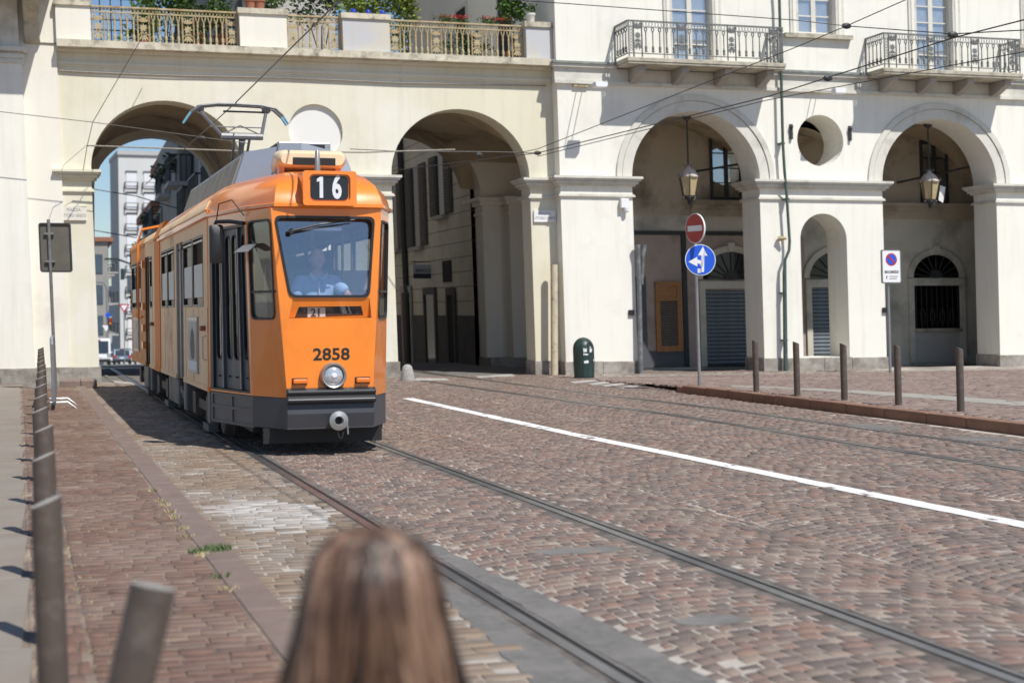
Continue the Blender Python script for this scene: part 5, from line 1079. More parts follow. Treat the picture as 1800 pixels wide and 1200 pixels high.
for k_, (a, c) in enumerate((((1310, 287), (1225, 301)), ((1706, 293), (1578, 321)))):
    A_ = atY(*a, 34.7); C_ = atY(*c, 36.95); o = MB().tube([(0, 0, 0), C_ - A_], 0.03, 6).build('tie_rod', 'iron_dark'); o.location = A_; tag(o, ['dark iron tie rod behind the first arch lantern', 'dark iron tie rod behind the second arch lantern'][k_], 'tie rod', 'iron tie rods under the arcade vault')
# ================================================================ WIRES
def wire(pts, r, label, m='wire', sag=0.0, ins=()):
    P = [Vector(p) for p in pts]; root = tag(empty('overhead_wire', P[0]), label, 'wire', 'overhead wires'); RIGID.add(root); Q = []
    for a, b in zip(P, P[1:]):
        for k in range(8): t = k / 8; Q.append(a.lerp(b, t) - Vector((0, 0, sag * 4 * t * (1 - t))) - P[0])
    Q.append(P[-1] - P[0]); MB().tube(Q, r, 6).build('cable', m, root)
    for p in ins: q = Vector(p) - P[0]; MB().ball(q, (0.09, 0.05, 0.05), 8, 5).build('insulator', 'iron_dark', root)
    return root
w_ = lambda x, y, Y: atY(x, y, Y, False)
bow = tram.location + Vector((-SL * 7.15, 7.15, 4.63))
far = Vector((qx(3.1, 40), 40, 4.75)); a = w_(606, -8, 15.6); a.x = a.x; nearp = bow + (a - bow) * 2.2
wire([nearp, a, bow, far], 0.009, 'contact wire running from the tram pantograph up over the square')
wire([w_(-40, 192, 32.9), w_(163, 215, 32.9), w_(440, 253, 32.9)], 0.008, 'thin wire crossing the left wall above the street sign', ins=[w_(355, 243, 32.9)])
wire([w_(300, -30, 32.7), w_(250, 66, 32.7), w_(163, 215, 32.7), w_(153, 258, 32.7), w_(146, 300, 32.7)], 0.008, 'thin wire dropping steeply down beside the left arch')
wire([w_(102, 318, 33.4), w_(112, 290, 33.4), w_(152, 256, 33.3)], 0.006, 'thin stay wire from the left pillar capital up to the pale cable', 'wire_pale')
wire([w_(152, 256, 33.3), w_(430, 266, 33.2), w_(640, 268, 33.2), w_(800, 263, 33.2)], 0.017, 'thick pale cable strung across both gateway arches', 'wire_pale')
wire([w_(615, 262, 33.3), w_(700, 266, 33.2), w_(860, 267, 33.1), w_(945, 269, 33.0)], 0.010, 'thin cable below the pale cable at the middle arch', ins=[w_(945, 269, 33.0), w_(842, 272, 33.1)])
wire([w_(780, 296, 32.6), w_(945, 262, 31.0), w_(1400, 83, 24), w_(1488, 46, 22.5), w_(1660, -30, 20)], 0.008, 'upper wire rising steeply across the first balcony', ins=[w_(1488, 46, 22.5)])
wire([w_(690, 300, 33.0), w_(945, 269, 31.0), w_(1350, 170, 24), w_(1675, 67, 19), w_(1860, 20, 17)], 0.010, 'heavy wire passing under the first balcony to the second one', ins=[w_(1455, 138, 22.4), w_(1675, 62, 19)])
wire([w_(945, 275, 31.5), w_(1140, 227, 28), w_(1350, 176, 25), w_(1860, 80, 19)], 0.008, 'lowest of the wires crossing the right arches')
wire([w_(820, -5, 26), w_(1000, 7, 24.5), w_(1400, 36, 22.7), w_(1488, 46, 22.4), w_(1675, 60, 19.1), w_(1860, 50, 17.5)], 0.008, 'span wire along the top right windows')
wire([w_(150, 330, 60), w_(240, 345, 60), w_(330, 372, 60)], 0.02, 'wire hanging across the street behind the left arch')
wire([w_(150, 402, 60), w_(240, 418, 60)], 0.02, 'second wire across the street lower behind the left arch')
# cables stapled along the walls
for pts, lab in (([atY(100, 77, B - 0.1), atY(48, 74, B - 0.1)], 'short cable on the corner building at the upper left'), ([atY(x, y, B - 0.05) for x, y in ((104, 124), (150, 127), (300, 133), (500, 137), (700, 146), (960, 151))], 'cable sagging along the gateway frieze'), ([atY(x, y, B - 0.05) for x, y in ((108, 540), (109, 585), (112, 640), (114, 662))], 'grey conduit at the foot of the left pillar'), ([atY(x, y, B - 0.05) for x, y in ((103, 300), (104, 360), (106, 395))], 'thin conduit running down beside the left name plate')):
    P0 = pts[0]; o = MB().tube([p - P0 for p in pts], 0.014, 6).build('wall_cable', 'wire_pale'); o.location = P0; tag(o, lab, 'cable', 'cables fixed to the walls')
# ================================================================ TERRACE PLANTS
def leafmat(name, c): return mat(name, c, 0.55, 0.35, 5, spec=0.3)
leafmat('leaf_mid', (0.085, 0.155, 0.03)); leafmat('leaf_dark', (0.045, 0.085, 0.025)); leafmat('leaf_yellow', (0.19, 0.24, 0.04)); mat('petal_red', (0.55, 0.03, 0.03), 0.5, 0.2, 10); mat('branch', (0.10, 0.075, 0.05), 0.9, 0.2, 8); mat('glass_blue', (0.02, 0.05, 0.42), 0.1, 0.05, 4, coat=1.0); mat('pot_white', (0.7, 0.68, 0.64), 0.6, 0.05, 5)
def leaves(b, c, r, n, size):
    lobes = [(Vector((random.uniform(-1, 1), random.uniform(-1, 1), random.uniform(-0.9, 0.9))), random.uniform(0.35, 0.6)) for _ in range(14)]
    for k in range(n):
        l, s = random.choice(lobes); d = Vector((random.gauss(0, 1), random.gauss(0, 1), random.gauss(0, 1))).normalized() * random.uniform(0.5, 1.0) * s
        p = Vector((c[0] + r[0] * (l.x * 0.65 + d.x), c[1] + r[1] * (l.y * 0.65 + d.y), c[2] + r[2] * (l.z * 0.65 + d.z)))
        a = random.uniform(0, 6.28); t = Vector((math.cos(a), math.sin(a), random.uniform(-0.6, 0.4))).normalized(); nn = Vector((random.uniform(-1, 1), random.uniform(-1, 1), random.uniform(0, 1.4))).normalized(); sd = t.cross(nn).normalized(); L = size * random.uniform(0.6, 1.3); w2 = L * 0.32
        b.v += [tuple(p), tuple(p + t * L * 0.5 + sd * w2), tuple(p + t * L), tuple(p + t * L * 0.5 - sd * w2)]; i = len(b.v); b.f.append([i - 4, i - 3, i - 2, i - 1])
def plant(px_, py_, Y, r, n, size, m, label, name='shrub', pot=None, flowers=0, stem=True):
    c = atY(px_, py_, Y); zb = 7.26; root = tag(empty(name, (c.x, Y, zb)), label, 'plant', 'terrace plants'); cz = c.z - zb
    b = MB(); leaves(b, (0, 0, cz), r, n, size); b.build('crown' if not flowers else 'foliage', m, root, fix=False)
    if flowers: b = MB(); leaves(b, (0, -0.05, cz + r[2] * 0.45), (r[0], r[1], r[2] * 0.5), flowers, size * 0.8); b.build('flowers', 'petal_red', root, fix=False)
    if stem:
        for k in range(4): MB().tube([(0.02 * k, 0, 0.05), (random.uniform(-0.3, 0.3) * r[0], 0, cz * 0.6), (random.uniform(-0.7, 0.7) * r[0], random.uniform(-0.4, 0.4) * r[1], cz + r[2] * 0.3)], [0.02, 0.014, 0.006], 5).build('branch', 'branch', root)
    if pot: MB().lathe([(pot * 0.7, 0.0), (pot, 0.30), (pot * 1.08, 0.31), (pot * 1.08, 0.36), (pot * 0.9, 0.36)], (0, 0, 0), 14).build('pot', 'terracotta', root)
    return root
plant(250, 40, 35.0, (0.55, 0.45, 0.55), 900, 0.10, 'leaf_mid', 'green shrub behind the left terrace railing', pot=0.2); plant(345, 45, 34.35, (0.42, 0.35, 0.5), 900, 0.07, 'leaf_dark', 'dark feathery shrub spilling through the left railing', pot=0.2)
plant(388, 30, 34.45, (0.28, 0.3, 0.55), 700, 0.08, 'leaf_mid', 'bright green upright shrub at the right end of the left railing', pot=0.18); plant(285, 5, 35.6, (0.8, 0.5, 0.6), 1000, 0.12, 'leaf_mid', 'large loose shrub rising above the left railing'); plant(340, 8, 36.2, (0.7, 0.5, 0.6), 900, 0.11, 'leaf_dark', 'dark tall shrub behind the left railing')
plant(475, -2, 35.2, (0.6, 0.5, 0.6), 900, 0.10, 'leaf_mid', 'bushy green plant above the second pedestal'); plant(560, -2, 36.4, (0.9, 0.6, 0.8), 1200, 0.12, 'leaf_dark', 'dark bush behind the short middle railing', stem=True)
plant(640, -10, 35.8, (0.9, 0.6, 0.7), 1500, 0.11, 'leaf_yellow', 'yellow green climbing bush behind the three blue balls'); plant(710, 10, 35.2, (0.5, 0.4, 0.6), 1100, 0.10, 'leaf_yellow', 'sunlit yellow green bush right of the blue balls'); plant(690, 70, 35.2, (0.5, 0.3, 0.5), 700, 0.10, 'leaf_yellow', 'low leafy plant behind the left end of the long railing', stem=False)
plant(795, 36, 34.2, (0.42, 0.14, 0.13), 420, 0.055, 'leaf_mid', 'red geraniums in the middle of the long terrace railing', 'geranium', flowers=170, stem=False); plant(868, 38, 34.2, (0.38, 0.14, 0.13), 380, 0.055, 'leaf_mid', 'red geraniums at the right end of the long railing', 'geranium', flowers=150, stem=False)
plant(900, 18, 35.0, (0.42, 0.4, 0.35), 800, 0.10, 'leaf_mid', 'round green bush next to the white flower pot', pot=0.2); plant(830, 75, 35.0, (0.7, 0.3, 0.4), 500, 0.10, 'leaf_dark', 'shaded plants behind the long railing', stem=False)
plant(300, 85, 35.2, (1.0, 0.3, 0.35), 700, 0.09, 'leaf_dark', 'shaded greenery low behind the left railing', stem=False)
for k, px_ in enumerate((621, 647, 672)):
    q = atY(px_, 19.5, B + 0.05); o = tag(empty('glass_ball', (q.x, B + 0.05, 8.14)), ['left one of the three blue glass balls on the pedestal', 'middle one of the three blue glass balls on the pedestal', 'right one of the three blue glass balls on the pedestal'][k], 'glass ball', 'blue glass balls'); MB().ball((0, 0, 0.085), 0.07, 14, 9).build('ball', 'glass_blue', o, True); MB().lathe([(0.03, 0), (0.03, 0.02)], (0, 0, 0), 8).build('stand', 'iron_grey', o)
q = atY(933, 30, B + 0.1); o = tag(empty('flower_pot', (q.x, B + 0.1, 8.14)), 'small white flower pot on the right terrace pedestal', 'flower pot'); MB().lathe([(0.07, 0), (0.10, 0.2), (0.11, 0.21), (0.11, 0.25), (0.09, 0.25)], (0, 0, 0), 14).build('pot', 'pot_white', o, True); b = MB(); leaves(b, (0, 0, 0.36), (0.15, 0.12, 0.12), 120, 0.07); b.build('foliage', 'leaf_mid', o, fix=False)
for k, px_ in enumerate((440, 456)):
    q = atY(px_, 8, B + 0.1); o = tag(empty('flower_pot', (q.x, B + 0.1, 8.14)), ['left terracotta pot on the second pedestal', 'right terracotta pot on the second pedestal'][k], 'flower pot', 'terracotta pots'); MB().lathe([(0.09, 0), (0.12, 0.2), (0.14, 0.21), (0.14, 0.26), (0.11, 0.26)], (0, 0, 0), 14).build('pot', 'terracotta', o, True); b = MB(); leaves(b, (0, 0, 0.4), (0.2, 0.15, 0.15), 160, 0.08); b.build('foliage', 'leaf_mid', o, fix=False)
tr = tag(empty('trellis', (1.3, 36.5, 7.24)), 'dark lattice trellis standing at the left of the terrace', 'trellis')
for k in range(9): MB().box(-0.95 + 0.24 * k, -0.92 + 0.24 * k, -0.015, 0.015, 0, 2.2).build('upright', 'wood_dark', tr)
for k in range(7): MB().box(-1.0, 1.05, -0.035, -0.016, 0.5 + 0.24 * k, 0.53 + 0.24 * k).build('slat', 'wood_dark', tr)
# window in the side wall above the terrace
for y0 in (37.2, 41.5):
    o = MB().wall([(y0, 7.6), (y0 + 1.1, 7.6), (y0 + 1.1, 10), (y0, 10)], [], 11.118, 11.13, 'yz').build('side_window', 'interior_dark', arcade); MB().wall([(y0 - 0.12, 7.5), (y0 + 1.22, 7.5), (y0 + 1.22, 10.1), (y0 - 0.12, 10.1)], [[(y0, 7.6), (y0 + 1.1, 7.6), (y0 + 1.1, 10), (y0, 10)]], 11.09, 11.129, 'yz').build('window_trim', 'plaster_trim', o)
# ================================================================ STREET BEHIND THE GATEWAY
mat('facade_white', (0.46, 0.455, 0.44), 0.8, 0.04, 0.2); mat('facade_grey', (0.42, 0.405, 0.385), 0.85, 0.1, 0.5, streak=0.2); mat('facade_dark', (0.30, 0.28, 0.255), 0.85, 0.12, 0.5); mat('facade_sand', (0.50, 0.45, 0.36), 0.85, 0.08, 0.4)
mat('blind_white', (0.74, 0.75, 0.76), 0.6, 0.03, 0.5); mat('win_blue', (0.08, 0.11, 0.135), 0.2, 0.1, 1); mat('roof_tile', (0.30, 0.13, 0.08), 0.85, 0.15, 2); mat('rail_far', (0.13, 0.13, 0.13), 0.6, 0.1, 2); mat('car_grey', (0.20, 0.25, 0.31), 0.3, 0.03, 1, metal=0.5, coat=0.6); mat('car_white', (0.72, 0.72, 0.71), 0.3, 0.02, 1, coat=0.6); mat('car_glass', (0.03, 0.04, 0.05), 0.08, 0, 1, coat=1.0); mat('tail_red', (0.5, 0.02, 0.015), 0.3, 0.1, 4)
# white apartment tower: face turned slightly so its left flank shows
tw = empty('apartment_tower', (0, 0, 0)); tag(tw, 'tall white apartment block seen through the left arch', 'building'); RIGID.add(tw)
TY = 232.0; c0 = atY(208, 300, TY, False); tw.location = (c0.x, TY, streetz(TY)); tw.rotation_euler.z = R(3.2)
H = atY(208, 272, TY, False).z - streetz(TY); WT = 19.0
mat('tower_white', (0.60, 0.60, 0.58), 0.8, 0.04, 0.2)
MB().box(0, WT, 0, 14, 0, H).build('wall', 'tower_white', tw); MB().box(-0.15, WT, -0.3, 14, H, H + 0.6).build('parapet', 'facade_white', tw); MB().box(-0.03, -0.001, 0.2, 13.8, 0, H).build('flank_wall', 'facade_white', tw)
zt = H - 2.6; k = 0
while zt > 3:
    for j in range(7):
        x = 1.1 + j * 2.55; m_ = 'win_blue' if (k == 1 and j in (2, 3)) or (k == 5 and j == 0) else 'blind_white'
        w_ = MB().box(x, x + 1.45, -0.12, -0.001, zt - 2.3, zt).build('window', m_, tw)
        MB().box(x - 0.12, x + 1.57, -0.16, -0.121, zt, zt + 0.28).build('window_head', 'rail_far', w_)
        if m_ == 'win_blue': MB().box(x + 0.65, x + 0.8, -0.2, -0.13, zt - 2.3, zt).build('shutter_gap', 'blind_white', w_)
        b = MB(); b.box(x - 0.25, x + 1.7, -0.55, -0.5, zt - 2.4, zt - 2.25); b.box(x - 0.25, x + 1.7, -0.55, -0.5, zt - 1.45, zt - 1.35); b.box(x - 0.25, x - 0.15, -0.55, -0.01, zt - 2.4, zt - 1.35); b.box(x + 1.6, x + 1.7, -0.55, -0.01, zt - 2.4, zt - 1.35)
        b.build('window_rail', 'rail_far', w_)
    zt -= 3.07; k += 1
# right hand row, in shade, with projecting balconies
def balc_house(name, y0, y1, x, ztop, m, label, floors, cols, side=1, shutters='shutter_green', plants=False):
    r_ = empty(name, (x, y0, streetz((y0 + y1) / 2) - 1)); tag(r_, label, 'building', 'houses along the street behind the gateway'); RIGID.add(r_); h = ztop - r_.location.z; L = y1 - y0
    MB().box(0 if side > 0 else -9, 2.2 if side > 0 else 0, 0, L, 0, h).build('wall', m, r_); MB().box(-0.5 if side > 0 else -9, 2.4 if side > 0 else 0.5, -0.3, L, h, h + 0.4).build('eaves', 'roof_tile', r_)
    s = -side
    for zf in floors:
        zz = zf - r_.location.z
        for t in cols:
            y = L * t
            w_ = MB().box(min(0, s * 0.05), max(0, s * 0.05), y - 0.55, y + 0.55, zz + 0.1, zz + 2.3).build('window', 'win_blue', r_)
            for dy in (-0.95, 0.95): MB().box(min(s * 0.002, s * 0.12), max(s * 0.002, s * 0.12), y + dy - 0.38, y + dy + 0.38, zz + 0.1, zz + 2.3).build('shutter', shutters, w_)
            b = MB().box(min(0, s * 1.0), max(0, s * 1.0), y - 1.5, y + 1.5, zz - 0.15, zz).build('balcony', 'facade_grey', r_)
            q = MB()
            for k in range(13): yy = y - 1.45 + k * 2.9 / 12; q.box(s * 0.95 - 0.015, s * 0.95 + 0.015, yy - 0.02, yy + 0.02, zz, zz + 1.0)
            for k in range(5): xx = s * (0.1 + 0.2 * k); q.box(xx - 0.02, xx + 0.02, y - 1.47, y - 1.43, zz, zz + 1.0)
            q.box(s * 0.95 - 0.03, s * 0.95 + 0.03, y - 1.5, y + 1.5, zz + 1.0, zz + 1.06); q.box(min(0, s * 0.95), max(0, s * 0.95), y - 1.5, y - 1.44, zz + 1.0, zz + 1.06); q.build('railing', 'iron_dark', b)
            if plants and random.random() < 0.7: q = MB(); leaves(q, (s * 0.8, y + random.uniform(-1, 1), zz + 0.9), (0.35, 0.7, 0.5), 120, 0.25); q.build('greenery', 'leaf_dark', b, fix=False)
    return r_
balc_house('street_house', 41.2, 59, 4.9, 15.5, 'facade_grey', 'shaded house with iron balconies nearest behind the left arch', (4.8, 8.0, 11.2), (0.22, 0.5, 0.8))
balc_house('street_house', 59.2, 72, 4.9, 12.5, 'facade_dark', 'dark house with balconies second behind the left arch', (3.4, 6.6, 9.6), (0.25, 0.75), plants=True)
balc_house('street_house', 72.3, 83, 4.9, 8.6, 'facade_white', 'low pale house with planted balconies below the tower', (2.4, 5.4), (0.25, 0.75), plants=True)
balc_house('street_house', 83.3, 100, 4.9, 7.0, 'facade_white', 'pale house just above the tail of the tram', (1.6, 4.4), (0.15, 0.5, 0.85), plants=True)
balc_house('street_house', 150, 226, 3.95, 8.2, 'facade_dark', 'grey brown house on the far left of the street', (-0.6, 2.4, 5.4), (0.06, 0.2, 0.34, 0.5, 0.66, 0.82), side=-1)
bl5 = [o for o in bpy.data.objects if o.get('label', '').startswith('grey brown house on the far left')][0]
for k in range(2):
    for j in range(4): MB().box(-1.3 - 1.9 * k, -0.5 - 1.9 * k, -0.08, 0.0, 2.2 + 2.9 * j, 4.0 + 2.9 * j).build('front_window', 'win_blue', bl5)
# house at the end of the street
eb = tag(empty('end_house', (6, 300, streetz(300))), 'distant grey house closing the street', 'building'); RIGID.add(eb)
MB().box(-40, 40, 0, 10, -3, 14).build('wall', 'facade_grey', eb)
for k in range(20):
    for j in range(4): MB().box(-38 + k * 4, -36.6 + k * 4, -0.1, 0, 2 + j * 3.6, 4 + j * 3.6).build('window', 'win_blue', eb)
# --- cars
def car(px_, py_, Y, m, label, L=3.9, W=1.62, H=1.5, head=False):
    g = atY(px_, py_, Y, False); r_ = tag(empty('parked_car', (g.x, Y, streetz(Y))), label, 'car', 'cars in the far street'); RIGID.add(r_)
    prof = [(0.05, 0.30), (0.0, 0.55), (0.06, 0.85), (0.30, H * 0.93), (0.6, H), (1.9, H * 0.985), (2.75, 0.92), (L - 0.1, 0.78), (L, 0.5), (L - 0.05, 0.25)]
    b = MB(); b.prism(prof, -W / 2, W / 2, 'yz'); bevel(b.build('body', m, r_), 0.09, 3)
    MB().prism([(0.055, 0.90), (0.27, H * 0.9), (0.24, H * 0.9), (0.02, 0.90)], -W / 2 + 0.16, W / 2 - 0.16, 'yz').build('rear_window', 'car_glass', r_)
    for s in (-1, 1):
        MB().prism([(0.45, 0.92), (0.62, H * 0.93), (1.85, H * 0.92), (2.45, 0.92)], s * (W / 2) - 0.01, s * (W / 2) + 0.01, 'yz').build('side_window', 'car_glass', r_)
        MB().box(s * (W / 2 - 0.14) - 0.12, s * (W / 2 - 0.14) + 0.12, -0.015, 0.06, 0.62, 0.86).build('tail_light', 'lamp_glass' if head else 'tail_red', r_)
        for y in (0.7, L - 0.7): w_ = MB().lathe([(0.29, -0.1), (0.31, -0.06), (0.31, 0.06), (0.29, 0.1)], (s * (W / 2 - 0.1), y, 0.30), 14, 'x').build('wheel', 'rubber', r_); MB().lathe([(0.18, 0.101 * s), (0.17, 0.11 * s)], (s * (W / 2 - 0.1), y, 0.30), 12, 'x').build('rim', 'alu', w_)
    MB().box(-W / 2 + 0.05, W / 2 - 0.05, -0.04, 0.05, 0.25, 0.45).build('bumper', 'rubber', r_); MB().box(-0.26, 0.26, -0.02, 0.0, 0.56, 0.68).build('number_plate', 'sign_white', r_); MB().box(-0.2, 0.2, 0.24, 0.3, H * 0.93, H * 0.955).build('brake_light', 'tail_red', r_)
    return r_
car(215.5, 640, 148, 'car_grey', 'grey hatchback driving away, right of the left pillar'); car(173, 640, 118, 'car_white', 'white van partly hidden by the left pillar', 4.4, 1.8, 2.0, True); car(199, 640, 190, 'car_white', 'white car parked behind the grey hatchback', head=True); car(229, 636, 200, 'car_white', 'white car half hidden by the tram tail', head=True)
# --- far traffic lights and signs
def pole(px_, Y, pts, label, arm=True):
    g = atY(px_, 600, Y, False); zb = streetz(Y); r_ = tag(empty('traffic_light', (g.x, Y, zb)), label, 'traffic light', 'far traffic lights'); RIGID.add(r_); return r_, zb
r_, zb = pole(189, 140, None, 'traffic light mast with a blue sign in the far street'); MB().tube([(0, 0, 0), (0, 0, 6.8), (-0.3, 0, 7.3), (-2.4, 0, 7.4)], 0.09, 7).build('mast', 'galvanised', r_)
for dx, z in ((-1.9, 6.9), (0.25, 3.2)):
    h_ = MB().box(dx - 0.18, dx + 0.18, -0.2, 0.05, z, z + 0.95).build('lamp_housing', 'iron_dark', r_)
    for j, m_ in enumerate(('bin_green', 'lamp_amber', 'tail_red')): MB().lathe([(0.11, -0.21), (0.1, -0.22)], (dx, 0, z + 0.18 + 0.29 * j), 10, 'y').build('lamp', m_, h_)
MB().prism(circ(0.05, 4.4, 0.22, 16), -0.16, -0.12).build('blue_sign', 'sign_blue', r_); MB().prism([(-0.45, 3.5), (0.25, 3.5), (-0.1, 2.95)], -0.16, -0.12).build('warning_sign', 'sign_white', r_)
r_, zb = pole(221, 130, None, 'give way sign and signal on a curved mast beside the tram tail'); MB().tube([(0.75, 0, 0), (0.75, 0, 7.0), (0.45, 0, 8.3), (-0.6, 0, 8.7), (-1.6, 0, 8.7)], 0.09, 7).build('mast', 'iron_dark', r_); h_ = MB().box(-0.35, -0.05, -0.2, 0.05, 7.0, 7.9).build('lamp_housing', 'bin_green', r_); MB().tube([(-0.1, 0, 0), (-0.1, 0, 4.9)], 0.05, 6).build('sign_pole', 'galvanised', r_)
s_ = MB().prism([(-0.55, 5.0), (0.35, 5.0), (-0.1, 4.25)], -0.12, -0.08).build('give_way_sign', 'sign_red', r_); MB().prism([(-0.38, 4.9), (0.18, 4.9), (-0.1, 4.45)], -0.14, -0.121).build('white_field', 'sign_white', s_)
# ================================================================ SIDE STREET BEHIND THE MIDDLE ARCH
mat('rustic', (0.64, 0.59, 0.48), 0.9, 0.1, 1.2, 0.1, 20); mat('sign_navy', (0.02, 0.025, 0.045), 0.5, 0.1, 3); mat('sign_bluegrey', (0.42, 0.44, 0.46), 0.5, 0.05, 3); mat('lintel', (0.42, 0.40, 0.36), 0.85, 0.1, 3); mat('socle', (0.12, 0.11, 0.10), 0.9, 0.15, 2); mat('red_door', (0.12, 0.02, 0.02), 0.5, 0.1, 3)
sh = wroot('side_street_house', (10.95, 50, 0), 'shuttered house with ruled plaster seen through the middle arch'); XW = 10.95
for z in np.arange(1.35, 9.0, 0.42): MB().box(XW, XW + 0.6, 41.15, 75, z + 0.012, z + 0.408).build('plaster_course', 'rustic', sh)
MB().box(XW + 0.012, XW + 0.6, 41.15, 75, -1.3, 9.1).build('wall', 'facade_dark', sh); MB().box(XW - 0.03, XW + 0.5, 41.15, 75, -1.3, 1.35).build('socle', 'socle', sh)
def shut(y0, y1, z0, z1, ang, parent):
    """open louvred leaf hinged on the wall"""
    w_ = abs(y1 - y0); o = MB().box(XW - 0.07, XW - 0.02, y0, y1, z0, z1).build('shutter', 'shutter_green', parent)
    n_ = int((z1 - z0) / 0.09)
    for k in range(n_): z = z0 + 0.06 + k * (z1 - z0 - 0.12) / n_; MB().prism([(XW - 0.10, z), (XW - 0.071, z + 0.03), (XW - 0.071, z + 0.06), (XW - 0.10, z + 0.03)], min(y0, y1) + 0.08, max(y0, y1) - 0.08, 'xz').build('louvre', 'shutter_brown', o)
    return o
for y0, y1, z0, z1 in ((47.2, 48.3, 3.55, 6.1), (43.9, 44.9, 4.35, 6.15), (50.6, 51.6, 3.6, 6.1), (54.5, 55.6, 3.6, 6.1)):
    w_ = MB().box(XW - 0.02, XW - 0.001, y0, y1, z0, z1).build('window', 'car_glass', sh); shut(y1, y1 + 0.85, z0, z1, 0, w_); shut(y0 - 0.85, y0, z0, z1, 0, w_); MB().box(XW - 0.16, XW - 0.001, y0 - 0.15, y1 + 0.15, z0 - 0.13, z0 - 0.01).build('sill', 'lintel', w_)
for y0, y1, z1, m_ in ((45.6, 46.9, 2.0, 'car_glass'), (43.2, 43.9, 1.95, 'interior_dark'), (49.0, 50.2, 2.1, 'red_door'), (52.5, 53.8, 2.2, 'interior_dark')):
    d_ = MB().box(XW - 0.05, XW - 0.031, y0, y1, -0.4, z1).build('door', m_, sh); MB().wall([(y0 - 0.15, -0.4), (y0, -0.4), (y0, z1), (y1, z1), (y1, -0.4), (y1 + 0.15, -0.4), (y1 + 0.15, z1 + 0.22), (y0 - 0.15, z1 + 0.22)], [], XW - 0.09, XW - 0.032, 'yz').build('door_surround', 'lintel' if m_ == 'red_door' else 'socle', d_)
MB().box(XW - 0.03, XW - 0.001, 43.5, 44.55, 2.35, 2.98).build('small_window', 'interior_dark', sh)
q = atX(723, 300, XW); dp = tag(empty('downpipe', (XW - 0.12, q.y, 0)), 'dark downpipe on the shuttered house in the side street', 'downpipe'); MB().tube([(0, 0, -0.6), (0, 0, 2.0), (0.03, 0.25, 2.4), (0, 0.35, 8)], 0.10, 8).build('pipe', 'iron_dark', dp)
g = atY(745, 477, 46.2); hs = tag(empty('hanging_sign', (g.x, 46.2, g.z)), 'hanging sign reading BRICCO in the side street', 'sign'); RIGID.add(hs); hs.location.x -= LEAN * g.z
MB().box(-0.34, 0.34, -0.03, 0.03, -0.07, 0.21).build('board', 'sign_bluegrey', hs); MB().box(-0.33, 0.33, -0.025, 0.025, -0.22, -0.071).build('lower_board', 'sign_navy', hs); text_obj('BRICCO', 0.145, 'sign_navy', hs, (0, -0.032, 0.015), bold=0.001, sx=0.98); MB().tube([(-0.4, 0, 0.30), (0.75, 0, 0.30)], 0.018, 6).build('bracket', 'iron_dark', hs)
for dx in (-0.28, 0.28): MB().tube([(dx, 0, 0.2), (dx, 0, 0.3)], 0.01, 5).build('hanger', 'iron_dark', hs)
ob = wroot('opposite_house', (3.5, 60, 0), 'dark house across the side street closing the view', 'building'); MB().box(4.6, 7.1, 62, 75, -1.5, 9).build('wall', 'facade_dark', ob); MB().box(6, 12, 75, 78, -1.5, 12).build('end_wall', 'facade_dark', ob)
for k in range(3): MB().box(7.1, 7.13, 63 + 4 * k, 64.2 + 4 * k, 2.6, 4.6).build('window', 'shutter_green', ob)
# ================================================================ PEOPLE
mat('skin', (0.58, 0.36, 0.27), 0.55, 0.06, 12); mat('shirt_blue', (0.42, 0.60, 0.88), 0.8, 0.08, 8); mat('glove_white', (0.75, 0.75, 0.74), 0.7, 0.03, 9); mat('hair_grey', (0.16, 0.14, 0.13), 0.7, 0.2, 20); mat('trousers', (0.03, 0.035, 0.05), 0.8, 0.1, 6)
def skinned(name, m, parent, chains, lvl=2):
    """one continuous body grown over a skeleton; chains: lists of (key, pos, radius)"""
    me = bpy.data.meshes.new(name); vs = {}; V = []; E = []; Rr = []
    for ch in chains:
        prev = None
        for key, p, r in ch:
            if key not in vs: vs[key] = len(V); V.append(p); Rr.append(r)
            if prev is not None: E.append((vs[prev], vs[key]))
            prev = key
    me.from_pydata(V, E, []); o = bpy.data.objects.new(name, me); COL.objects.link(o); o.parent = parent; sk_ = o.modifiers.new('skin', 'SKIN'); sk_.use_smooth_shade = True
    for i, r in enumerate(Rr):
        sv = me.skin_vertices[0].data[i]; sv.radius = r if isinstance(r, tuple) else (r, r); sv.use_root = i == 0
    sb = o.modifiers.new('sub', 'SUBSURF'); sb.levels = lvl; sb.render_levels = lvl; bpy.context.view_layer.update()
    dg_ = bpy.context.evaluated_depsgraph_get(); new = bpy.data.meshes.new_from_object(o.evaluated_get(dg_)); o.modifiers.clear(); o.data = new; new.name = name; new.materials.clear(); new.materials.append(MATS[m]); new.polygons.foreach_set('use_smooth', [True] * len(new.polygons)); return o
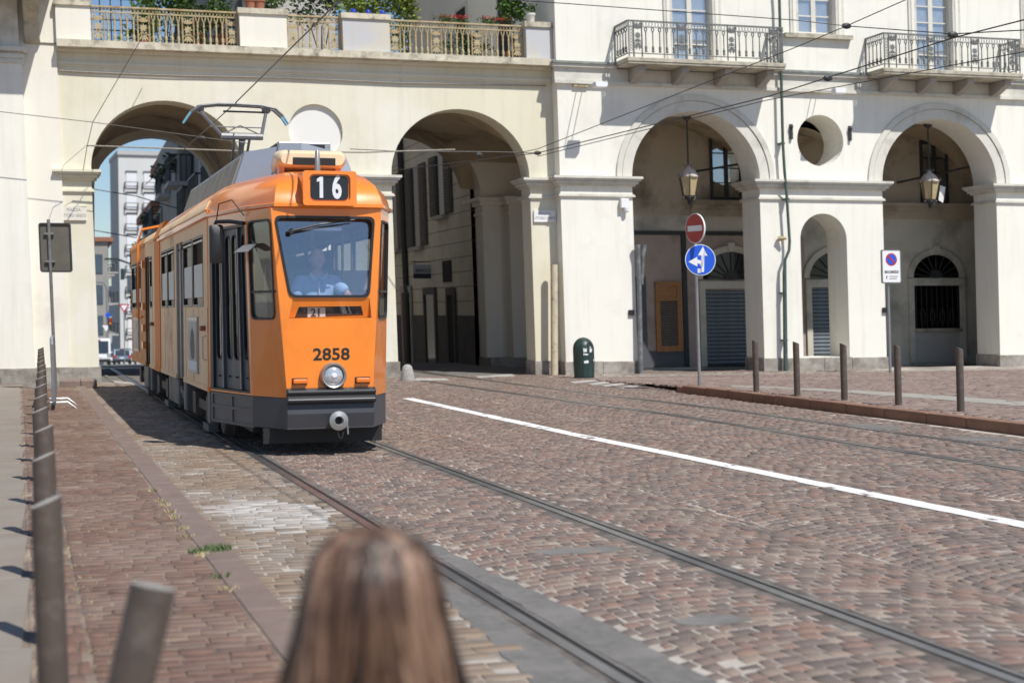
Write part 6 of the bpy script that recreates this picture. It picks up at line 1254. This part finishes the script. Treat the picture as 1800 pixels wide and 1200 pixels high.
def head_mesh(c, s=1.0, face=-1):
    """head with brow, nose, mouth, chin and ears; looks towards -y when face is -1"""
    b = MB(); n, m_ = 28, 22; rings = []
    for j in range(m_ + 1):
        t = -1 + 2 * (0.02 + 0.96 * j / m_); ring_ = []
        zz = t * 0.118; wv = math.sqrt(max(0, 1 - t * t))
        rx = 0.076 * wv ** 0.8 * (0.80 + 0.20 * min(1, (t + 1) / 0.9)); ry = 0.098 * wv ** 0.75
        for k in range(n):
            a = 2 * math.pi * k / n; x = rx * math.sin(a); y = ry * math.cos(a) * face; f = max(0, math.cos(a)) ** 3; g = abs(x)
            if f > 0:
                y += face * 0.010 * f * math.exp(-((t + 0.70) / 0.18) ** 2)                       # chin
                y += face * 0.026 * math.exp(-((t + 0.16) / 0.13) ** 2) * math.exp(-(g / 0.014) ** 2) * f   # nose
                y -= face * 0.009 * math.exp(-((t - 0.04) / 0.09) ** 2) * math.exp(-((g - 0.032) / 0.016) ** 2)   # eye sockets
                y += face * 0.006 * math.exp(-((t - 0.17) / 0.07) ** 2) * f                        # brow
                y += face * 0.006 * math.exp(-((t + 0.43) / 0.07) ** 2) * math.exp(-(g / 0.026) ** 2) # lips
            ring_.append((c[0] + x * s, c[1] + y * s, c[2] + zz * s))
        rings.append(ring_)
    b.loft(rings)
    for sd in (-1, 1): b.ball((c[0] + sd * 0.079 * s, c[1] - face * 0.008 * s, c[2] - 0.005 * s), (0.010 * s, 0.020 * s, 0.032 * s), 8, 6)
    return b
# driver (in tram space, then placed)
M_ = Matrix.Translation(tram.location) @ Matrix.Rotation(SL, 4, 'Z')
dv = tag(empty('person', tuple(M_ @ Vector((-0.03, 0.50, 1.34)))), 'driver in a light blue shirt and white glove behind the tram windscreen', 'person'); dv.rotation_euler.z = SL; RIGID.add(dv)
chs = [[('pel', (0, 0.05, 0.06), (0.17, 0.12)), ('wai', (0, 0.06, 0.25), (0.15, 0.11)), ('che', (0, 0.05, 0.44), (0.19, 0.12)), ('nec', (0, 0.04, 0.585), (0.06, 0.06)), ('hed', (0, 0.02, 0.66), (0.05, 0.05))],
       [('che', 0, 0), ('shl', (0.19, 0.04, 0.49), 0.075), ('ell', (0.34, -0.06, 0.34), 0.05), ('wrl', (0.47, -0.26, 0.38), 0.034), ('hal', (0.49, -0.30, 0.385), 0.034)],
       [('che', 0, 0), ('shr', (-0.19, 0.04, 0.49), 0.075), ('elr', (-0.28, -0.06, 0.24), 0.05), ('wrr', (-0.18, -0.26, 0.18), 0.034), ('har', (-0.17, -0.30, 0.175), 0.034)],
       [('pel', 0, 0), ('hil', (0.11, -0.05, 0.05), 0.095), ('knl', (0.13, -0.30, 0.06), 0.07), ('anl', (0.13, -0.22, -0.36), 0.05), ('tol', (0.13, -0.36, -0.44), 0.04)],
       [('pel', 0, 0), ('hir', (-0.11, -0.05, 0.05), 0.095), ('knr', (-0.13, -0.30, 0.06), 0.07), ('anr', (-0.13, -0.22, -0.36), 0.05), ('tor', (-0.13, -0.36, -0.44), 0.04)]]
skinned('body', 'skin', dv, chs, 2)
sh_ = [[('wai', (0, 0.06, 0.16), (0.172, 0.135)), ('mid', (0, 0.06, 0.30), (0.175, 0.130)), ('che', (0, 0.05, 0.45), (0.208, 0.138)), ('col', (0, 0.045, 0.56), (0.085, 0.08))], [('che', 0, 0), ('shl', (0.195, 0.04, 0.50), 0.09), ('ell', (0.30, -0.07, 0.37), 0.075)], [('che', 0, 0), ('shr', (-0.195, 0.04, 0.50), 0.09), ('elr', (-0.265, -0.05, 0.32), 0.075)]]
skinned('shirt', 'shirt_blue', dv, sh_, 2)
cl = MB()
for s in (-1, 1): cl.prism([(s * 0.012, 0.53), (s * 0.09, 0.60), (s * 0.10, 0.565), (s * 0.05, 0.49)], -0.075, -0.055)
cl.build('collar', 'shirt_blue', dv); MB().box(-0.006, 0.006, -0.088, -0.082, 0.2, 0.5).build('placket', 'sign_white', dv)
head_mesh((0, 0.0, 0.745), 1.0, -1).build('head', 'skin', dv, True)
b = MB(); rings = []
for j in range(8):
    t = 0.35 + 0.66 * j / 7; r_ = math.sqrt(max(0.001, 1 - min(t, 0.999) ** 2)); rings.append([(0.083 * r_ ** 0.8 * math.sin(a) * 1.0, 0.012 + 0.103 * r_ ** 0.75 * math.cos(a) * (1 if math.cos(a) > 0 else 0.80), 0.745 + 0.125 * t) for a in np.linspace(0, 2 * math.pi, 19)[:-1]])
b.loft(rings); b.build('hair', 'hair_grey', dv, True)
def hand(root, wrist, d, up, m, side, curl=0.7, s=1.0, name='hand'):
    d = Vector(d).normalized(); up = Vector(up); sdv = d.cross(up).normalized() * side; up = sdv.cross(d).normalized() * side; w0 = Vector(wrist); ch = [[('w', tuple(w0), 0.024 * s), ('p1', tuple(w0 + d * 0.045 * s), (0.036 * s, 0.018 * s)), ('p2', tuple(w0 + d * 0.085 * s), (0.040 * s, 0.015 * s))]]
    for k, (o_, ln) in enumerate(((-0.030, 0.060), (-0.010, 0.075), (0.010, 0.070), (0.030, 0.052))):
        p0 = w0 + d * 0.088 * s + sdv * o_ * s; p1 = p0 + (d * 0.9 - up * 0.35 * curl) * ln * 0.45 * s; p2 = p1 + (d * 0.35 - up * curl) * ln * 0.35 * s; p3 = p2 + (-d * 0.25 * curl - up * 0.7) * ln * 0.3 * s
        ch.append([('p2', 0, 0), ('f%da' % k, tuple(p0), 0.0095 * s), ('f%db' % k, tuple(p1), 0.009 * s), ('f%dc' % k, tuple(p2), 0.0085 * s), ('f%dd' % k, tuple(p3), 0.007 * s)])
    q0 = w0 + d * 0.035 * s - sdv * 0.034 * s; ch.append([('p1', 0, 0), ('t0', tuple(q0), 0.013 * s), ('t1', tuple(q0 + (d * 0.5 - sdv * 0.6 - up * 0.3) * 0.035 * s), 0.011 * s), ('t2', tuple(q0 + (d * 1.1 - sdv * 0.6 - up * 0.9) * 0.045 * s), 0.009 * s)])
    return skinned(name, m, root, ch, 1)
hand(dv, (0.47, -0.26, 0.385), (0.35, -0.8, 0.25), (0, 0, 1), 'glove_white', 1, 0.8, 1.1, 'glove'); hand(dv, (-0.18, -0.26, 0.18), (0.2, -1, 0), (0, 0, 1), 'glove_white', -1, 0.7, 1.05, 'glove')
cs = MB().tube([(-0.16, -0.50, -0.06), (-0.16, -0.50, 0.15)], 0.012, 8).lathe([(0.02, 0), (0.028, 0.02), (0.02, 0.045)], (-0.16, -0.50, 0.13), 10); o = cs.build('control_lever', 'rubber', tram); o.location = Vector((-0.03, 0.68, 1.26))
tr_ = [[('pel', (0, 0.05, 0.08), (0.18, 0.125)), ('hil', (0.11, -0.05, 0.055), 0.105), ('knl', (0.13, -0.30, 0.065), 0.082), ('anl', (0.13, -0.22, -0.34), 0.062)], [('pel', 0, 0), ('hir', (-0.11, -0.05, 0.055), 0.105), ('knr', (-0.13, -0.30, 0.065), 0.082), ('anr', (-0.13, -0.22, -0.34), 0.062)]]
skinned('trousers', 'trousers', dv, tr_, 2)
# girl in the foreground, seen from behind
GY = 2.22; g = atY(656, 1000, GY, False); gz0 = 0.05; hz = atY(650, 921, GY, False).z - gz0 - 0.125
girl = tag(empty('person', (g.x, GY, gz0)), 'child with long brown hair seen from behind in the blurred foreground', 'person'); girl.rotation_euler.z = R(-14); RIGID.add(girl)
mat('hair_brown', (0.085, 0.045, 0.026), 0.42, 0.25, 14, spec=0.5, attr=[(0.0, (0.028, 0.016, 0.011)), (0.35, (0.085, 0.045, 0.028)), (0.7, (0.18, 0.10, 0.062)), (1.0, (0.34, 0.21, 0.14))]); mat('top_pink', (0.55, 0.36, 0.33), 0.85, 0.06, 10); mat('skirt_blue', (0.10, 0.13, 0.22), 0.85, 0.1, 8); mat('shoe', (0.6, 0.58, 0.55), 0.7, 0.05, 8)
chs = [[('pel', (0, 0, 0.58), (0.115, 0.085)), ('wai', (0, 0, 0.70), (0.10, 0.075)), ('che', (0, 0.0, 0.82), (0.12, 0.08)), ('nec', (0, 0.0, 0.93), (0.042, 0.042)), ('hed', (0, 0.01, 1.0), (0.04, 0.04))]]
for s, n_ in ((-1, 'l'), (1, 'r')):
    chs.append([('che', 0, 0), ('s' + n_, (s * 0.125, 0, 0.87), 0.045), ('e' + n_, (s * 0.175, -0.01, 0.67), 0.032), ('w' + n_, (s * 0.185, 0.04, 0.49), 0.024)])
    chs.append([('pel', 0, 0), ('h' + n_, (s * 0.07, 0, 0.53), 0.07), ('k' + n_, (s * 0.075, 0.0, 0.29), 0.046), ('a' + n_, (s * 0.075, 0, 0.06), 0.032), ('t' + n_, (s * 0.08, 0.11, 0.025), 0.026)])
skinned('body', 'skin', girl, chs, 2)
sc_ = [[('wai', (0, 0, 0.62), (0.125, 0.098)), ('mid', (0, 0, 0.72), (0.115, 0.09)), ('che', (0, 0.0, 0.83), (0.135, 0.092)), ('col', (0, 0.0, 0.905), (0.07, 0.06))]] + [[('che', 0, 0), ('s' + n_, (s * 0.13, 0, 0.875), 0.055), ('e' + n_, (s * 0.155, -0.005, 0.77), 0.05)] for s, n_ in ((-1, 'l'), (1, 'r'))]
skinned('t_shirt', 'top_pink', girl, sc_, 2)
MB().lathe([(0.125, 0.66), (0.15, 0.56), (0.19, 0.40), (0.185, 0.40), (0.12, 0.64)], (0, 0, 0), 24).build('skirt', 'skirt_blue', girl, True)
for s in (-1, 1): hand(girl, (s * 0.185, 0.04, 0.495), (0.0, 0.1, -1), (0, 1, 0), 'skin', s, 0.4, 0.72); MB().ball((s * 0.08, 0.07, 0.03), (0.045, 0.11, 0.04), 12, 8).build('shoe', 'shoe', girl, True)
hd_ = head_mesh((0, 0.0, hz), 0.93, 1); hd_.build('head', 'skin', girl, True)
# hair: an undercoat and some 900 locks
def hair_prof(z):      # half width, half depth of the hair mass at height z (from the crown down)
    t = (hz + 0.125) - z
    pts = [(0.0, 0.014, 0.014), (0.006, 0.042, 0.05), (0.022, 0.072, 0.085), (0.055, 0.089, 0.104), (0.10, 0.099, 0.110), (0.15, 0.108, 0.108), (0.19, 0.118, 0.104), (0.235, 0.130, 0.100), (0.32, 0.146, 0.098), (0.42, 0.150, 0.095), (0.55, 0.14, 0.085)]
    return 0.95 * float(np.interp(t, [p[0] for p in pts], [p[1] for p in pts])), float(np.interp(t, [p[0] for p in pts], [p[2] for p in pts]))
b = MB(); rings = []
for z in np.linspace(hz + 0.122, hz - 0.40, 18):
    w_, d_ = hair_prof(z); rings.append([(w_ * 0.94 * math.sin(a), -0.012 - d_ * 0.94 * math.cos(a) * (1 if math.cos(a) > 0 else 0.55), z) for a in np.linspace(-2.3, 2.3, 25)])
b.loft(rings, closed=False); hu = b.build('hair_undercoat', 'hair_brown', girl, True, fix=False)
V = []; Fc = []; A = []
CL = [(random.uniform(-2.3, 2.3), random.choice((0.02, 0.12, 0.3, 0.45, 0.62, 0.85)), random.gauss(0, 0.16), random.uniform(0, 6.28), random.uniform(0.94, 1.06)) for _ in range(84)]
for k in range(2000):
    cl_ = random.choice(CL); a0 = cl_[0] + random.gauss(0, 0.07); wav = cl_[3] + random.gauss(0, 0.3); lift = cl_[4] + random.uniform(-0.02, 0.02); ln = random.uniform(0.36, 0.60); dr = cl_[2] + random.gauss(0, 0.03) * (4 if random.random() < 0.1 else 1); rv = min(1, max(0, cl_[1] + random.gauss(0, 0.12))); fly = random.uniform(0.04, 0.30) if random.random() < 0.06 else cl_[2] * 0.35; tws = random.gauss(0, 0.45); wd_ = random.uniform(0.0025, 0.006); zs = hz + 0.125 - abs(random.gauss(0, 0.012))
    idx = []
    for j in range(13):
        t = j / 12; z = zs - (zs - (hz + 0.125 - ln)) * t; w_, d_ = hair_prof(z); fl = 1 + 0.10 * t * random.uniform(-0.2, 1); a = a0 + dr * t + 0.11 * math.sin(wav + 9 * t) * (0.2 + t)
        lf2 = lift + fly * t * t + 0.03 * math.sin(wav * 2 + 8 * t); x = w_ * lf2 * fl * math.sin(a); y = -0.012 - d_ * lf2 * math.cos(a) * (1 if math.cos(a) > 0 else 0.55); ww = wd_ * (1 - 0.7 * t ** 3)
        at2 = a + tws; tx, ty = math.cos(at2) * ww, math.sin(at2) * ww * 0.9
        base = len(V); V += [(x - tx, y + ty * -1, z), (x + math.sin(a) * 0.002, y - math.cos(a) * 0.003, z), (x + tx, y + ty, z)]; A += [rv] * 3; idx.append(base)
    for p_, q_ in zip(idx, idx[1:]): Fc += [(p_, p_ + 1, q_ + 1, q_), (p_ + 1, p_ + 2, q_ + 2, q_ + 1)]
me = bpy.data.meshes.new('hair_locks'); me.from_pydata(V, [], Fc); at_ = me.attributes.new('rnd', 'FLOAT', 'POINT'); at_.data.foreach_set('value', A); me.materials.append(MATS['hair_brown']); me.polygons.foreach_set('use_smooth', [True] * len(me.polygons)); o = bpy.data.objects.new('hair_locks', me); COL.objects.link(o); o.parent = girl; o['kind'] = 'stuff'
# ================================================================ PLUMB LINES LEAN
def lean_all():
    done = set()
    def walk(o):
        if o in RIGID: return
        if o.type in ('LIGHT', 'CAMERA'): return
        o.location.x -= LEAN * o.location.z
        if o.type == 'MESH' and o.data.name not in done:
            done.add(o.data.name); me = o.data
            co = np.empty(len(me.vertices) * 3); me.vertices.foreach_get('co', co); co = co.reshape(-1, 3)
            co[:, 0] -= LEAN * co[:, 2]; me.vertices.foreach_set('co', co.ravel()); me.update()
        for c in o.children: walk(c)
    for o in list(SC.objects):
        if o.parent is None: walk(o)
lean_all()
